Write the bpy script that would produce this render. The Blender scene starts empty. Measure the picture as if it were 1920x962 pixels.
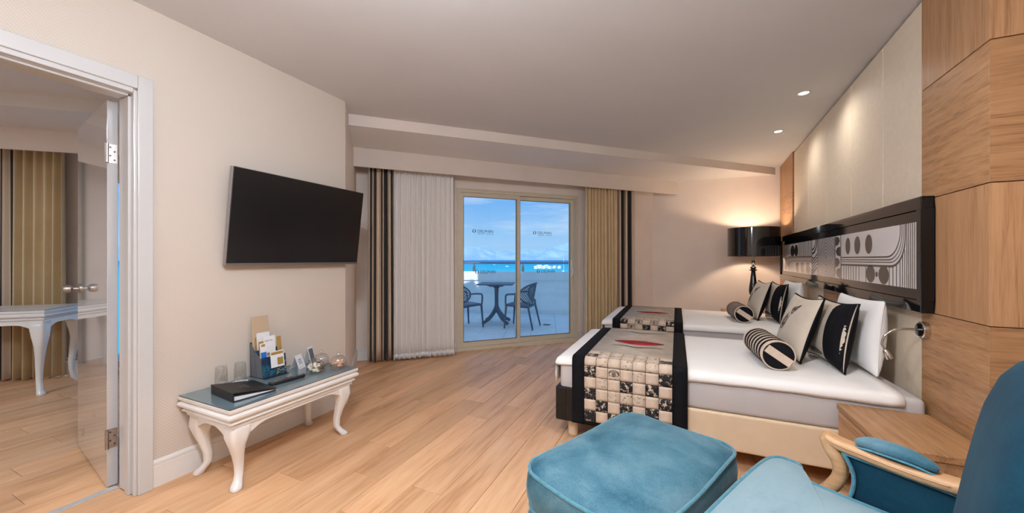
import bpy, bmesh, math, random
from mathutils import Vector, Matrix, Euler
random.seed(7)
scene = bpy.context.scene
COL = scene.collection
PI = math.pi
YAW = math.radians(24.4)          # the room's long axis lies 24.4 degrees to the right of the lens axis
HC = 1.25                         # lens height
CEIL = 2.6175
LOW = 2.512

# ------------------------------------------------------------------ camera
cam = bpy.data.cameras.new('camera')
cam_ob = bpy.data.objects.new('camera', cam); COL.objects.link(cam_ob)
cam.sensor_fit = 'HORIZONTAL'; cam.sensor_width = 36.0; cam.lens = 36.0*680/1920
cam.shift_y = 5.5/1920
cam.clip_start = 0.05; cam.clip_end = 60000
cam_ob.location = (0, 0, HC); cam_ob.rotation_euler = (PI/2, 0, YAW)
scene.camera = cam_ob

# ------------------------------------------------------------------ exposure
vs = scene.view_settings
vs.view_transform = 'Standard'; vs.look = 'None'; vs.gamma = 1.0; vs.use_curve_mapping = False
vs.exposure = 0.0

# ------------------------------------------------------------------ sky
world = bpy.data.worlds.new('sky'); scene.world = world; world.use_nodes = True
wn, wl = world.node_tree.nodes, world.node_tree.links
wn.clear()
w_out = wn.new('ShaderNodeOutputWorld'); w_bg = wn.new('ShaderNodeBackground')
w_tc = wn.new('ShaderNodeTexCoord'); w_sep = wn.new('ShaderNodeSeparateXYZ')
w_rmp = wn.new('ShaderNodeValToRGB')
wl.new(w_tc.outputs['Generated'], w_sep.inputs[0]); wl.new(w_sep.outputs['Z'], w_rmp.inputs[0])
el = w_rmp.color_ramp.elements
el[0].position = 0.0; el[0].color = (.42, .68, .97, 1)
el[1].position = 1.0; el[1].color = (.30, .55, .95, 1)
e = el.new(.08); e.color = (.31, .60, .96, 1)
e = el.new(.20); e.color = (.13, .42, .93, 1)
w_map = wn.new('ShaderNodeMapping'); w_map.inputs['Scale'].default_value = (2.2, 2.2, 13)
w_map.inputs['Rotation'].default_value = (0.06, 0.10, 0)
w_noise = wn.new('ShaderNodeTexNoise'); w_noise.inputs['Scale'].default_value = 1.6
w_noise.inputs['Detail'].default_value = 6; w_noise.inputs['Roughness'].default_value = .62
w_cr = wn.new('ShaderNodeValToRGB'); w_cr.color_ramp.elements[0].position = .50; w_cr.color_ramp.elements[1].position = .84
w_cr.color_ramp.elements[1].color = (.75, .75, .75, 1)
w_mix = wn.new('ShaderNodeMixRGB'); w_mix.inputs[2].default_value = (.86, .93, 1.0, 1)
wl.new(w_tc.outputs['Generated'], w_map.inputs[0]); wl.new(w_map.outputs[0], w_noise.inputs['Vector'])
wl.new(w_noise.outputs['Fac'], w_cr.inputs[0]); wl.new(w_cr.outputs[0], w_mix.inputs[0])
wl.new(w_rmp.outputs[0], w_mix.inputs[1]); wl.new(w_mix.outputs[0], w_bg.inputs[0])
w_bg.inputs[1].default_value = 1.0
wl.new(w_bg.outputs[0], w_out.inputs[0])

# ------------------------------------------------------------------ sun
sun = bpy.data.lights.new('sun', 'SUN'); sun.energy = 4.0; sun.angle = .009; sun.color = (1, .96, .88)
sun_ob = bpy.data.objects.new('sun', sun); COL.objects.link(sun_ob)
SUN_DIR = Vector((-.14, .97, -.84)).normalized()      # the way the sunlight travels: over the building, out to sea
sun_ob.rotation_euler = SUN_DIR.to_track_quat('-Z', 'Y').to_euler(); sun_ob.location = (0, -5, 12)

DOWNLIGHT_W = 17.0          # the two over the beds
FILL_DOWNLIGHT_W = 62.0     # added unseen fill ones above and behind the camera
FILL_PANEL_W = 4.0  # added fill panel behind the camera
FILL_GLOBE_W = 112.0  # added fill globe above the frame
NEXT_ROOM_FILL_W = 50.0  # added fill panel next door
BEDSIDE_W = 24.0
WARM = (1, .92, .84)
SOFT = (.90, .98, 1.08)

# ================================================================== materials
MATS = {}
def nodes(name):
    m = bpy.data.materials.new(name); m.use_nodes = True
    n, l = m.node_tree.nodes, m.node_tree.links
    n.clear(); o = n.new('ShaderNodeOutputMaterial'); b = n.new('ShaderNodeBsdfPrincipled')
    l.new(b.outputs[0], o.inputs[0]); MATS[name] = m
    return m, n, l, b, o
def ramp(n, stops):
    r = n.new('ShaderNodeValToRGB'); e = r.color_ramp.elements
    e[0].position, e[0].color = stops[0][0], (*stops[0][1], 1)
    e[1].position, e[1].color = stops[-1][0], (*stops[-1][1], 1)
    for p, c in stops[1:-1]:
        k = e.new(p); k.color = (*c, 1)
    return r
def bump(n, l, b, height, strength=.2, dist=.002):
    k = n.new('ShaderNodeBump'); k.inputs['Strength'].default_value = strength; k.inputs['Distance'].default_value = dist
    l.new(height, k.inputs['Height']); l.new(k.outputs[0], b.inputs['Normal'])
def mat(name, col, rough=.5, metal=0, var=.06, scale=30, bmp=0, coat=0, sheen=0, spec=.5, emit=0, alpha=1):
    m, n, l, b, o = nodes(name)
    tc = n.new('ShaderNodeTexCoord'); no = n.new('ShaderNodeTexNoise'); no.inputs['Scale'].default_value = scale; no.inputs['Detail'].default_value = 4
    l.new(tc.outputs['Object'], no.inputs['Vector'])
    lo = tuple(max(0, c*(1-var)) for c in col); hi = tuple(min(1, c*(1+var)) for c in col)
    r = ramp(n, [(.3, lo), (.7, hi)]); l.new(no.outputs['Fac'], r.inputs[0]); l.new(r.outputs[0], b.inputs['Base Color'])
    b.inputs['Roughness'].default_value = rough; b.inputs['Metallic'].default_value = metal
    b.inputs['Coat Weight'].default_value = coat; b.inputs['Coat Roughness'].default_value = .05
    b.inputs['Sheen Weight'].default_value = sheen; b.inputs['Specular IOR Level'].default_value = spec
    if emit:
        l.new(r.outputs[0], b.inputs['Emission Color']); b.inputs['Emission Strength'].default_value = emit
    if alpha < 1: b.inputs['Alpha'].default_value = alpha
    if bmp: bump(n, l, b, no.outputs['Fac'], bmp)
    return m
def math_(n, l, op, a, b_=None, c=None):
    k = n.new('ShaderNodeMath'); k.operation = op
    for i, v in enumerate((a, b_, c)):
        if v is None: continue
        if isinstance(v, (int, float)): k.inputs[i].default_value = v
        else: l.new(v, k.inputs[i])
    return k.outputs[0]
def wood(name, dark, mid, light, axis=1, rough=.4, scale=1.0, rand=False, stretch=14, streak=.5, spec=.4):
    """grain runs along the given local axis; rand: every object is shifted and tinted by itself"""
    m, n, l, b, o = nodes(name)
    tc = n.new('ShaderNodeTexCoord'); vec = tc.outputs['Object']
    oi = n.new('ShaderNodeObjectInfo')
    if rand:
        cx = n.new('ShaderNodeCombineXYZ'); m1 = math_(n, l, 'MULTIPLY', oi.outputs['Random'], 37.0); m2 = math_(n, l, 'MULTIPLY', oi.outputs['Random'], 91.0)
        l.new(m1, cx.inputs[0]); l.new(m2, cx.inputs[1]); l.new(m1, cx.inputs[2])
        ad = n.new('ShaderNodeVectorMath'); ad.operation = 'ADD'; l.new(vec, ad.inputs[0]); l.new(cx.outputs[0], ad.inputs[1]); vec = ad.outputs[0]
    mp = n.new('ShaderNodeMapping'); s = [stretch*scale]*3; s[axis] = 1.1*scale; mp.inputs['Scale'].default_value = s
    l.new(vec, mp.inputs[0])
    a = n.new('ShaderNodeTexNoise'); a.inputs['Scale'].default_value = 1.0; a.inputs['Detail'].default_value = 5; a.inputs['Distortion'].default_value = .6
    f = n.new('ShaderNodeTexNoise'); f.inputs['Scale'].default_value = 5.0; f.inputs['Detail'].default_value = 3; f.inputs['Distortion'].default_value = .2
    l.new(mp.outputs[0], a.inputs['Vector']); l.new(mp.outputs[0], f.inputs['Vector'])
    mx = math_(n, l, 'ADD', math_(n, l, 'MULTIPLY', a.outputs['Fac'], 1-streak*.6), math_(n, l, 'MULTIPLY', f.outputs['Fac'], streak*.6))
    r = ramp(n, [(.30, dark), (.48, mid), (.68, light)]); l.new(mx, r.inputs[0])
    col = r.outputs[0]
    if rand:
        hv = n.new('ShaderNodeHueSaturation'); l.new(col, hv.inputs['Color'])
        l.new(math_(n, l, 'MULTIPLY_ADD', oi.outputs['Random'], .22, .89), hv.inputs['Value']); col = hv.outputs[0]
    l.new(col, b.inputs['Base Color']); b.inputs['Roughness'].default_value = rough; b.inputs['Specular IOR Level'].default_value = spec
    bump(n, l, b, f.outputs['Fac'], .08, .001)
    return m
def wallpaper(name, col, rough=.75):
    m, n, l, b, o = nodes(name)
    tc = n.new('ShaderNodeTexCoord'); w = []
    for rot in (.85, -.85):
        mp = n.new('ShaderNodeMapping'); mp.inputs['Rotation'].default_value = (rot, 0, rot); l.new(tc.outputs['Object'], mp.inputs[0])
        wv = n.new('ShaderNodeTexWave'); wv.bands_direction = 'Z'; wv.inputs['Scale'].default_value = 26; wv.inputs['Distortion'].default_value = .4
        l.new(mp.outputs[0], wv.inputs['Vector']); w.append(wv.outputs['Fac'])
    h = math_(n, l, 'ADD', math_(n, l, 'MULTIPLY', w[0], .75), math_(n, l, 'MULTIPLY', w[1], .25))
    r = ramp(n, [(.2, tuple(c*.955 for c in col)), (.8, tuple(min(1, c*1.03) for c in col))]); l.new(h, r.inputs[0]); l.new(r.outputs[0], b.inputs['Base Color'])
    b.inputs['Roughness'].default_value = rough; b.inputs['Specular IOR Level'].default_value = .3
    bump(n, l, b, h, .25, .002)
    return m
def velvet(name, deep, mid, pale, sheen=.4):
    m, n, l, b, o = nodes(name)
    tc = n.new('ShaderNodeTexCoord')
    a = n.new('ShaderNodeTexNoise'); a.inputs['Scale'].default_value = 4.2; a.inputs['Detail'].default_value = 5; a.inputs['Roughness'].default_value = .6; a.inputs['Distortion'].default_value = .5
    f = n.new('ShaderNodeTexNoise'); f.inputs['Scale'].default_value = 160; f.inputs['Detail'].default_value = 3
    l.new(tc.outputs['Object'], a.inputs['Vector']); l.new(tc.outputs['Object'], f.inputs['Vector'])
    h = math_(n, l, 'ADD', math_(n, l, 'MULTIPLY', a.outputs['Fac'], .82), math_(n, l, 'MULTIPLY', f.outputs['Fac'], .18))
    r = ramp(n, [(.30, deep), (.5, mid), (.72, pale)]); l.new(h, r.inputs[0]); l.new(r.outputs[0], b.inputs['Base Color'])
    b.inputs['Roughness'].default_value = .75; b.inputs['Sheen Weight'].default_value = sheen; b.inputs['Sheen Roughness'].default_value = .35
    b.inputs['Sheen Tint'].default_value = (.55, .85, 1, 1); b.inputs['Specular IOR Level'].default_value = .2
    bump(n, l, b, h, .25, .004)
    return m
def lined(name, base, line, scale, axis='Z', thresh=.62, rough=.85):
    """woven cloth with fine printed lines broken into dots"""
    m, n, l, b, o = nodes(name)
    tc = n.new('ShaderNodeTexCoord'); wv = n.new('ShaderNodeTexWave'); wv.bands_direction = axis
    wv.inputs['Scale'].default_value = scale; wv.inputs['Distortion'].default_value = 1.2; wv.inputs['Detail'].default_value = 1; wv.inputs['Detail Scale'].default_value = .6
    no = n.new('ShaderNodeTexNoise'); no.inputs['Scale'].default_value = 9; no.inputs['Detail'].default_value = 2
    l.new(tc.outputs['Object'], wv.inputs['Vector']); l.new(tc.outputs['Object'], no.inputs['Vector'])
    h = math_(n, l, 'ADD', math_(n, l, 'MULTIPLY', wv.outputs['Fac'], .6), math_(n, l, 'MULTIPLY', no.outputs['Fac'], .4))
    r = ramp(n, [(thresh-.12, base), (thresh+.12, line)]); l.new(h, r.inputs[0]); l.new(r.outputs[0], b.inputs['Base Color']); b.inputs['Roughness'].default_value = rough
    return m
def speckle(name, base, dots, scale, lo, hi):
    m, n, l, b, o = nodes(name)
    tc = n.new('ShaderNodeTexCoord'); no = n.new('ShaderNodeTexNoise'); no.inputs['Scale'].default_value = scale; no.inputs['Detail'].default_value = 6; no.inputs['Roughness'].default_value = .75
    oi = n.new('ShaderNodeObjectInfo'); ad = n.new('ShaderNodeVectorMath'); ad.operation = 'ADD'
    cx = n.new('ShaderNodeCombineXYZ'); l.new(math_(n, l, 'MULTIPLY', oi.outputs['Random'], 23.), cx.inputs[0])
    l.new(tc.outputs['Object'], ad.inputs[0]); l.new(cx.outputs[0], ad.inputs[1]); l.new(ad.outputs[0], no.inputs['Vector'])
    r = ramp(n, [(lo, base), (hi, dots)]); l.new(no.outputs['Fac'], r.inputs[0]); l.new(r.outputs[0], b.inputs['Base Color']); b.inputs['Roughness'].default_value = .85
    return m
def stripes(name, bands, period, rough=.6):
    """bands across the cloth measured along its width (UV u in metres): list of (start, colour)"""
    m, n, l, b, o = nodes(name)
    uv = n.new('ShaderNodeUVMap'); sp = n.new('ShaderNodeSeparateXYZ'); l.new(uv.outputs[0], sp.inputs[0])
    fr = math_(n, l, 'FRACT', math_(n, l, 'DIVIDE', sp.outputs[0], period))
    r = ramp(n, [(0, bands[0][1]), (bands[-1][0], bands[-1][1])] if len(bands) == 2 else [bands[0], *bands[1:-1], bands[-1]])
    r.color_ramp.interpolation = 'CONSTANT'; l.new(fr, r.inputs[0]); l.new(r.outputs[0], b.inputs['Base Color'])
    b.inputs['Roughness'].default_value = rough; b.inputs['Sheen Weight'].default_value = .15
    return m
def clear_glass(name, tint=(1, 1, 1), refl=.06, rough=0.0):
    m, n, l, b, o = nodes(name); n.remove(b)
    t = n.new('ShaderNodeBsdfTransparent'); t.inputs[0].default_value = (*tint, 1)
    g = n.new('ShaderNodeBsdfGlossy'); g.inputs['Roughness'].default_value = rough
    lw = n.new('ShaderNodeLayerWeight'); lw.inputs['Blend'].default_value = .25
    no = n.new('ShaderNodeTexNoise'); no.inputs['Scale'].default_value = 2.0
    fc = math_(n, l, 'MULTIPLY_ADD', math_(n, l, 'POWER', lw.outputs['Facing'], 2.0), refl*6, refl)
    fac = math_(n, l, 'MULTIPLY', fc, math_(n, l, 'MULTIPLY_ADD', no.outputs['Fac'], .1, .9))
    mx = n.new('ShaderNodeMixShader'); l.new(fac, mx.inputs[0]); l.new(t.outputs[0], mx.inputs[1]); l.new(g.outputs[0], mx.inputs[2]); l.new(mx.outputs[0], o.inputs[0])
    return m
def sheer(name, col):
    m, n, l, b, o = nodes(name); n.remove(b)
    d = n.new('ShaderNodeBsdfDiffuse'); d.inputs[0].default_value = (*col, 1)
    t = n.new('ShaderNodeBsdfTranslucent'); t.inputs[0].default_value = (*col, 1)
    p = n.new('ShaderNodeBsdfTransparent')
    no = n.new('ShaderNodeTexNoise'); no.inputs['Scale'].default_value = 300
    m1 = n.new('ShaderNodeMixShader'); m1.inputs[0].default_value = .08; l.new(d.outputs[0], m1.inputs[1]); l.new(t.outputs[0], m1.inputs[2])
    m2 = n.new('ShaderNodeMixShader'); l.new(math_(n, l, 'MULTIPLY', no.outputs['Fac'], .16), m2.inputs[0]); l.new(m1.outputs[0], m2.inputs[1]); l.new(p.outputs[0], m2.inputs[2])
    l.new(m2.outputs[0], o.inputs[0])
    return m

M_wall = wallpaper('beige_wallpaper', (.635, .562, .492))
M_plain = mat('beige_paint_lightened', (.87, .77, .70), .7, var=.03, scale=3)  # wall beige lightened to stand in for missing light at the far end
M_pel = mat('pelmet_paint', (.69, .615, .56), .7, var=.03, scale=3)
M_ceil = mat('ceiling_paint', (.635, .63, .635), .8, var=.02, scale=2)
M_white = mat('white_lacquer', (.80, .785, .77), .28, var=.02, scale=8, coat=.2)
M_doorleaf = mat('door_white_gloss', (.50, .50, .51), .06, var=.01, scale=4, coat=1, spec=.8)
M_doorcase = mat('casing_white', (.60, .60, .60), .22, var=.015, scale=6, coat=.3)
M_floor = wood('oak_laminate', (.50, .255, .125), (.70, .40, .215), (.80, .51, .30), 1, .42, 1.0, True, 13, .55, .35)
M_gap = mat('floor_underlay', (.16, .085, .045), .9)
M_oakH = wood('oak_veneer_level_grain', (.22, .098, .037), (.42, .22, .10), (.54, .30, .145), 1, .42, 1.5, True, 26, .8)
M_oakV = wood('oak_veneer_upright_grain', (.27, .13, .053), (.44, .235, .112), (.52, .295, .15), 2, .42, 1.3, True, 28, .8)
M_oakE = wood('oak_veneer_cross_grain', (.20, .088, .034), (.37, .19, .085), (.47, .26, .125), 0, .42, 1.5, True, 26, .8)
M_cream = mat('cream_fabric_panel', (.78, .665, .52), .62, var=.035, scale=26)
M_creamL = mat('cream_leather', (.74, .575, .40), .45, var=.03, scale=14, bmp=.04)
M_blackL = mat('black_leather', (.009, .008, .008), .42, var=.2, scale=40, bmp=.12, spec=.35)
M_gloss = mat('black_gloss', (.008, .007, .007), .06, var=.1, scale=5, coat=.15, spec=.3)
M_shade = mat('lampshade_black', (.010, .009, .009), .10, var=.15, scale=5, coat=.6)
M_blackw = mat('black_lacquer', (.012, .011, .011), .2, var=.1, scale=8, coat=.4)
M_artw = mat('art_white', (.80, .78, .78), .25, var=.02, scale=5, coat=.5)
M_artk = mat('art_ink', (.035, .026, .022), .25, var=.06, scale=20, coat=.5)
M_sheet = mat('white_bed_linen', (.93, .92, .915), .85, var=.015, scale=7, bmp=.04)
M_sheet_shade = mat('white_linen_shaded', (.55, .52, .515), .85, var=.02, scale=9, bmp=.05)  # white linen with the bed side's shade put into the colour
M_clothk = mat('black_cotton', (.0055, .0055, .008), .85, var=.25, scale=70, bmp=.15, spec=.2)
M_beige = mat('beige_cotton', (.66, .53, .42), .85, var=.05, scale=60, bmp=.1)
M_lines = lined('beige_print_fine_lines', (.68, .58, .48), (.07, .065, .065), 22, 'Y', .66)
M_lines2 = lined('cushion_print_fine_lines', (.68, .59, .48), (.22, .18, .15), 62, 'Z', .84)
M_inkh = speckle('halftone_ink', (.02, .02, .028), (.60, .51, .41), 130, .50, .60)
M_speckk = speckle('black_patch_speckled', (.012, .012, .016), (.66, .54, .42), 42, .54, .57)
M_speckb = speckle('beige_patch_speckled', (.64, .52, .41), (.03, .03, .035), 60, .56, .60)
M_red = mat('red_print', (.42, .012, .02), .7, var=.25, scale=40)
M_ink = speckle('ink_print', (.012, .012, .018), (.30, .25, .21), 70, .50, .75)
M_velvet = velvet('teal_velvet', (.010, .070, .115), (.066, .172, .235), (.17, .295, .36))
M_velvet_shade = velvet('teal_velvet_shaded', (.0008, .020, .042), (.002, .034, .062), (.006, .060, .095), .06)  # same velvet, shade of chair back and arm panels put into the colour
M_velvet_lit = velvet('teal_velvet_lit', (.19, .30, .355), (.265, .385, .44), (.32, .44, .49))  # same velvet, light falling on the seat put into the colour
M_pipe = mat('teal_piping', (.055, .22, .30), .8, var=.2, scale=60, sheen=.4)
M_oakc = wood('carved_oak', (.40, .20, .085), (.56, .32, .16), (.66, .41, .22), 1, .38, 1.0, False, 16, .7)
M_glasstop = mat('blue_grey_glass_top', (.135, .20, .235), .18, var=.03, scale=6, coat=.5)
M_tvscreen = mat('tv_screen', (.006, .006, .007), .22, var=.05, scale=3, spec=.6)
M_tvbez = mat('tv_bezel', (.02, .02, .022), .35, var=.1)
M_silver = mat('brushed_silver', (.42, .42, .43), .3, 1, var=.06, scale=60)
M_chrome = mat('chrome', (.62, .61, .60), .12, 1, var=.04, scale=20)
M_nickel = mat('nickel', (.42, .38, .35), .42, 1, var=.1, scale=50)
M_alu = mat('champagne_aluminium', (.70, .63, .50), .38, .10, var=.03, scale=12)
M_gasket = mat('dark_gasket', (.03, .03, .035), .6)
M_glass = clear_glass('window_glass', (.97, .99, 1), .025)
M_tumbler = clear_glass('clear_glass', (.985, .99, .99), .11)
M_sheer = sheer('white_sheer', (.93, .90, .88))
M_gold = mat('gold_satin', (.70, .54, .32), .36, var=.05, scale=5, sheen=.1)
K = (.014, .013, .016); B = (.72, .56, .41); G = (.40, .34, .27)
M_stripe = stripes('striped_satin', [(0, B), (.20, K), (.44, B), (.56, K), (.86, G), (.90, B)], .20)
M_decal = mat('dark_decal', (.045, .075, .13), .5)
M_card = mat('white_card', (.80, .80, .82), .6, var=.02)
M_grey = mat('grey_card', (.12, .13, .15), .6)
M_acry = mat('black_acrylic', (.02, .022, .026), .2, var=.1, coat=.4)
M_navy = speckle('navy_print', (.004, .025, .06), (.02, .20, .30), 14, .45, .75)
M_goldp = mat('gold_print', (.50, .30, .09), .4, .3, var=.1)
M_tan = lined('tan_patterned_card', (.56, .43, .30), (.50, .37, .25), 60, 'Z', .5, .6)
M_blue = mat('blue_print', (.02, .16, .62), .5)
M_plast = mat('black_plastic', (.014, .014, .015), .4, var=.15)
M_btn = mat('grey_rubber', (.16, .16, .17), .6)
M_cream2 = mat('meringue_white', (.80, .80, .70), .7, var=.12, scale=60)
M_peach = mat('peach_sweet', (.82, .47, .30), .7, var=.2, scale=60)
M_pink = mat('pink_sweet', (.62, .36, .36), .7, var=.2, scale=60)
M_bulb = mat('lamp_glow', (1, .90, .70), .5, emit=14)
M_fill_globe = mat('fill_globe_glow', (.833, .907, 1), .5, var=0, emit=1.08*FILL_GLOBE_W/(PI*4*PI*.16**2))
M_panel_em = mat('fill_panel_glow', (1, .97, .94), .5, emit=.6)
M_bulb2 = mat('bulb_glow', (1, .72, .42), .5, emit=9)
M_tile = mat('balcony_tile', (.80, .80, .80), .5, var=.05, scale=5)
M_grout = mat('tile_grout', (.36, .37, .39), .9)
M_parapet = mat('white_render', (.87, .88, .88), .8, var=.03, scale=4)
M_resin = mat('anthracite_resin', (.115, .15, .205), .5, var=.08, scale=20)
M_steel = mat('railing_steel', (.26, .28, .30), .3, .8, var=.05)
M_mtn = speckle('haze_tinted_rock', (.20, .38, .60), (.34, .52, .74), 5.0, .40, .70)  # distance haze put into the rock colour
M_house = mat('pale_house', (.80, .79, .76), .8)
M_tree = mat('shore_green', (.14, .22, .12), .9, var=.3, scale=.2)
M_boat = mat('boat_white', (.85, .85, .85), .5)

m, n, l, b, o = nodes('turquoise_sea')
tc = n.new('ShaderNodeTexCoord'); sp = n.new('ShaderNodeVectorMath'); sp.operation = 'LENGTH'; l.new(tc.outputs['Object'], sp.inputs[0])
no = n.new('ShaderNodeTexNoise'); no.inputs['Scale'].default_value = .004; l.new(tc.outputs['Object'], no.inputs['Vector'])
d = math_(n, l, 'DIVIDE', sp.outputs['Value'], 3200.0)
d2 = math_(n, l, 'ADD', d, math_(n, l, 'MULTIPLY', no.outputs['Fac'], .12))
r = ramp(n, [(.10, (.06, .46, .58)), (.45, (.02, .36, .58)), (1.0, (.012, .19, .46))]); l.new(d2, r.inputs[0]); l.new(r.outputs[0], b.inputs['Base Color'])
b.inputs['Roughness'].default_value = .65; b.inputs['Specular IOR Level'].default_value = .15
M_sea = m

# ================================================================== mesh helpers
def bm_():
    return bmesh.new()
def box(bm, x0, x1, y0, y1, z0, z1):
    v = [bm.verts.new(p) for p in ((x0,y0,z0),(x1,y0,z0),(x1,y1,z0),(x0,y1,z0),(x0,y0,z1),(x1,y0,z1),(x1,y1,z1),(x0,y1,z1))]
    for f in ((3,2,1,0),(4,5,6,7),(0,1,5,4),(1,2,6,5),(2,3,7,6),(3,0,4,7)): bm.faces.new([v[i] for i in f])
    return v
class Frame:
    """a wall's own axes: a along it, b out of it to the right-hand side, z up"""
    def __init__(s, p, q):
        s.o = Vector((p[0], p[1])); d = Vector((q[0]-p[0], q[1]-p[1])); s.len = d.length; s.u = d.normalized(); s.n = Vector((s.u.y, -s.u.x))
        s.ang = math.atan2(s.u.y, s.u.x)
    def pt(s, a, b_=0, z=0):
        v = s.o+s.u*a+s.n*b_; return (v.x, v.y, z)
    def box(s, bm, a0, a1, b0, b1, z0, z1):
        v = [bm.verts.new(s.pt(*p)) for p in ((a0,b0,z0),(a1,b0,z0),(a1,b1,z0),(a0,b1,z0),(a0,b0,z1),(a1,b0,z1),(a1,b1,z1),(a0,b1,z1))]
        for f in ((0,1,2,3),(7,6,5,4),(4,5,1,0),(5,6,2,1),(6,7,3,2),(7,4,0,3)): bm.faces.new([v[i] for i in f])
def prism(bm, poly, z0, z1):
    """poly: counter-clockwise xy outline"""
    lo = [bm.verts.new((x, y, z0)) for x, y in poly]; hi = [bm.verts.new((x, y, z1)) for x, y in poly]
    bm.faces.new(lo[::-1]); bm.faces.new(hi); k = len(poly)
    for i in range(k): bm.faces.new((lo[i], lo[(i+1)%k], hi[(i+1)%k], hi[i]))
def loft(bm, rings, cap0=True, cap1=True, closed=True):
    R = [[bm.verts.new(p) for p in r] for r in rings]; k = len(R[0])
    for a, c in zip(R, R[1:]):
        for i in range(k if closed else k-1): bm.faces.new((a[i], a[(i+1)%k], c[(i+1)%k], c[i]))
    if cap0: bm.faces.new(R[0][::-1])
    if cap1: bm.faces.new(R[-1])
    return R
def lathe(bm, prof, c=(0,0,0), seg=28, cap=True):
    rings = [[(c[0]+r*math.cos(2*PI*i/seg), c[1]+r*math.sin(2*PI*i/seg), c[2]+z) for i in range(seg)] for r, z in prof]
    loft(bm, rings, cap, cap)
def tube(bm, pts, rad, seg=10, closed=False, cap=True):
    P = [Vector(p) for p in pts]; k = len(P); rings = []; prev = None
    rr = rad if isinstance(rad, (list, tuple)) else [rad]*k
    for i in range(k):
        if closed: t = (P[(i+1)%k]-P[i-1])
        else: t = P[min(i+1, k-1)]-P[max(i-1, 0)]
        t.normalize()
        if prev is None:
            a = Vector((0,0,1)) if abs(t.z) < .9 else Vector((1,0,0)); nn = t.cross(a).normalized()
        else:
            nn = (prev-t*prev.dot(t)).normalized()
        prev = nn; bb = t.cross(nn)
        rings.append([P[i]+(nn*math.cos(2*PI*j/seg)+bb*math.sin(2*PI*j/seg))*rr[i] for j in range(seg)])
    if closed: rings.append(rings[0])
    if closed:
        R = [[bm.verts.new(p) for p in r] for r in rings[:-1]]; m_ = len(R)
        for i in range(m_):
            a, c = R[i], R[(i+1)%m_]
            for j in range(seg): bm.faces.new((a[j], a[(j+1)%seg], c[(j+1)%seg], c[j]))
    else: loft(bm, rings, cap, cap)
def curve_pts(ctrl, n=8, closed=False):
    """Catmull-Rom through the control points"""
    C = [Vector(c) for c in ctrl]; k = len(C); out = []
    for i in range(k if closed else k-1):
        if closed: p0, p1, p2, p3 = C[i-1], C[i], C[(i+1)%k], C[(i+2)%k]
        else: p0, p1, p2, p3 = C[max(i-1,0)], C[i], C[i+1], C[min(i+2,k-1)]
        for j in range(n):
            t = j/n; out.append(.5*((2*p1)+(p2-p0)*t+(2*p0-5*p1+4*p2-p3)*t*t+(3*p1-p0-3*p2+p3)*t**3))
    if not closed: out.append(C[-1])
    return out
def rrect(w, d, r, n=6, bow=0.0, m=5):
    """rounded rectangle outline, counter-clockwise, sides bowed outwards by bow"""
    pts = []; hx, hy = w/2, d/2
    for cx, cy, a0 in ((hx-r, hy-r, 0), (-hx+r, hy-r, PI/2), (-hx+r, -hy+r, PI), (hx-r, -hy+r, 1.5*PI)):
        for i in range(n+1):
            a = a0+PI/2*i/n; pts.append([cx+r*math.cos(a), cy+r*math.sin(a)])
    out = []; k = len(pts)
    for i in range(k):
        out.append(pts[i]); q = pts[(i+1)%k]
        if i % (n+1) == n:
            for j in range(1, m): t = j/m; out.append([pts[i][0]+(q[0]-pts[i][0])*t, pts[i][1]+(q[1]-pts[i][1])*t])
    for p in out:
        fx, fy = p[0]/hx, p[1]/hy
        p[0] *= 1+bow*(1-fy*fy); p[1] *= 1+bow*(1-fx*fx)
    return [tuple(p) for p in out]
def clip(poly, planes):
    """keep a*x+b*y <= c"""
    for a, b_, c in planes:
        out = []; k = len(poly)
        for i in range(k):
            p, q = poly[i], poly[(i+1)%k]; dp = a*p[0]+b_*p[1]-c; dq = a*q[0]+b_*q[1]-c
            if dp <= 0: out.append(p)
            if dp*dq < 0: t = dp/(dp-dq); out.append((p[0]+(q[0]-p[0])*t, p[1]+(q[1]-p[1])*t))
        poly = out
        if len(poly) < 3: return []
    res = []
    for p in poly:
        if not res or math.hypot(p[0]-res[-1][0], p[1]-res[-1][1]) > 1e-4: res.append(p)
    if len(res) > 2 and math.hypot(res[0][0]-res[-1][0], res[0][1]-res[-1][1]) < 1e-4: res.pop()
    return res if len(res) > 2 else []
def obj(name, bm, m, parent=None, smooth=False, bevel=0, seg=2, shift=None, autos=None):
    """ONE mesh object; shift: subtract this point so that world-built parts sit under their thing"""
    bmesh.ops.remove_doubles(bm, verts=bm.verts, dist=1e-6)
    bmesh.ops.recalc_face_normals(bm, faces=bm.faces)
    if shift: bmesh.ops.translate(bm, verts=bm.verts, vec=-Vector(shift))
    me = bpy.data.meshes.new(name); bm.to_mesh(me); bm.free()
    me.materials.append(m)
    if smooth or autos:
        for p in me.polygons: p.use_smooth = True
        if autos: me.set_sharp_from_angle(angle=math.radians(autos))
    ob = bpy.data.objects.new(name, me); COL.objects.link(ob); ob.parent = parent
    if bevel:
        md = ob.modifiers.new('bevel', 'BEVEL'); md.width = bevel; md.segments = seg; md.limit_method = 'ANGLE'; md.angle_limit = math.radians(40); md.harden_normals = False
    return ob
def tag(ob, label=None, cat=None, group=None, kind=None):
    if label: ob['label'] = label
    if cat: ob['category'] = cat
    if group: ob['group'] = group
    if kind: ob['kind'] = kind
    return ob
def thing(name, label, cat, loc=(0,0,0), rz=0, group=None):
    e_ = bpy.data.objects.new(name, None); COL.objects.link(e_); e_.location = loc; e_.rotation_euler = (0, 0, rz); e_.empty_display_size = .1
    return tag(e_, label, cat, group)
def struct(name, bm, m, **kw):
    return tag(obj(name, bm, m, **kw), kind='structure')
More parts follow.
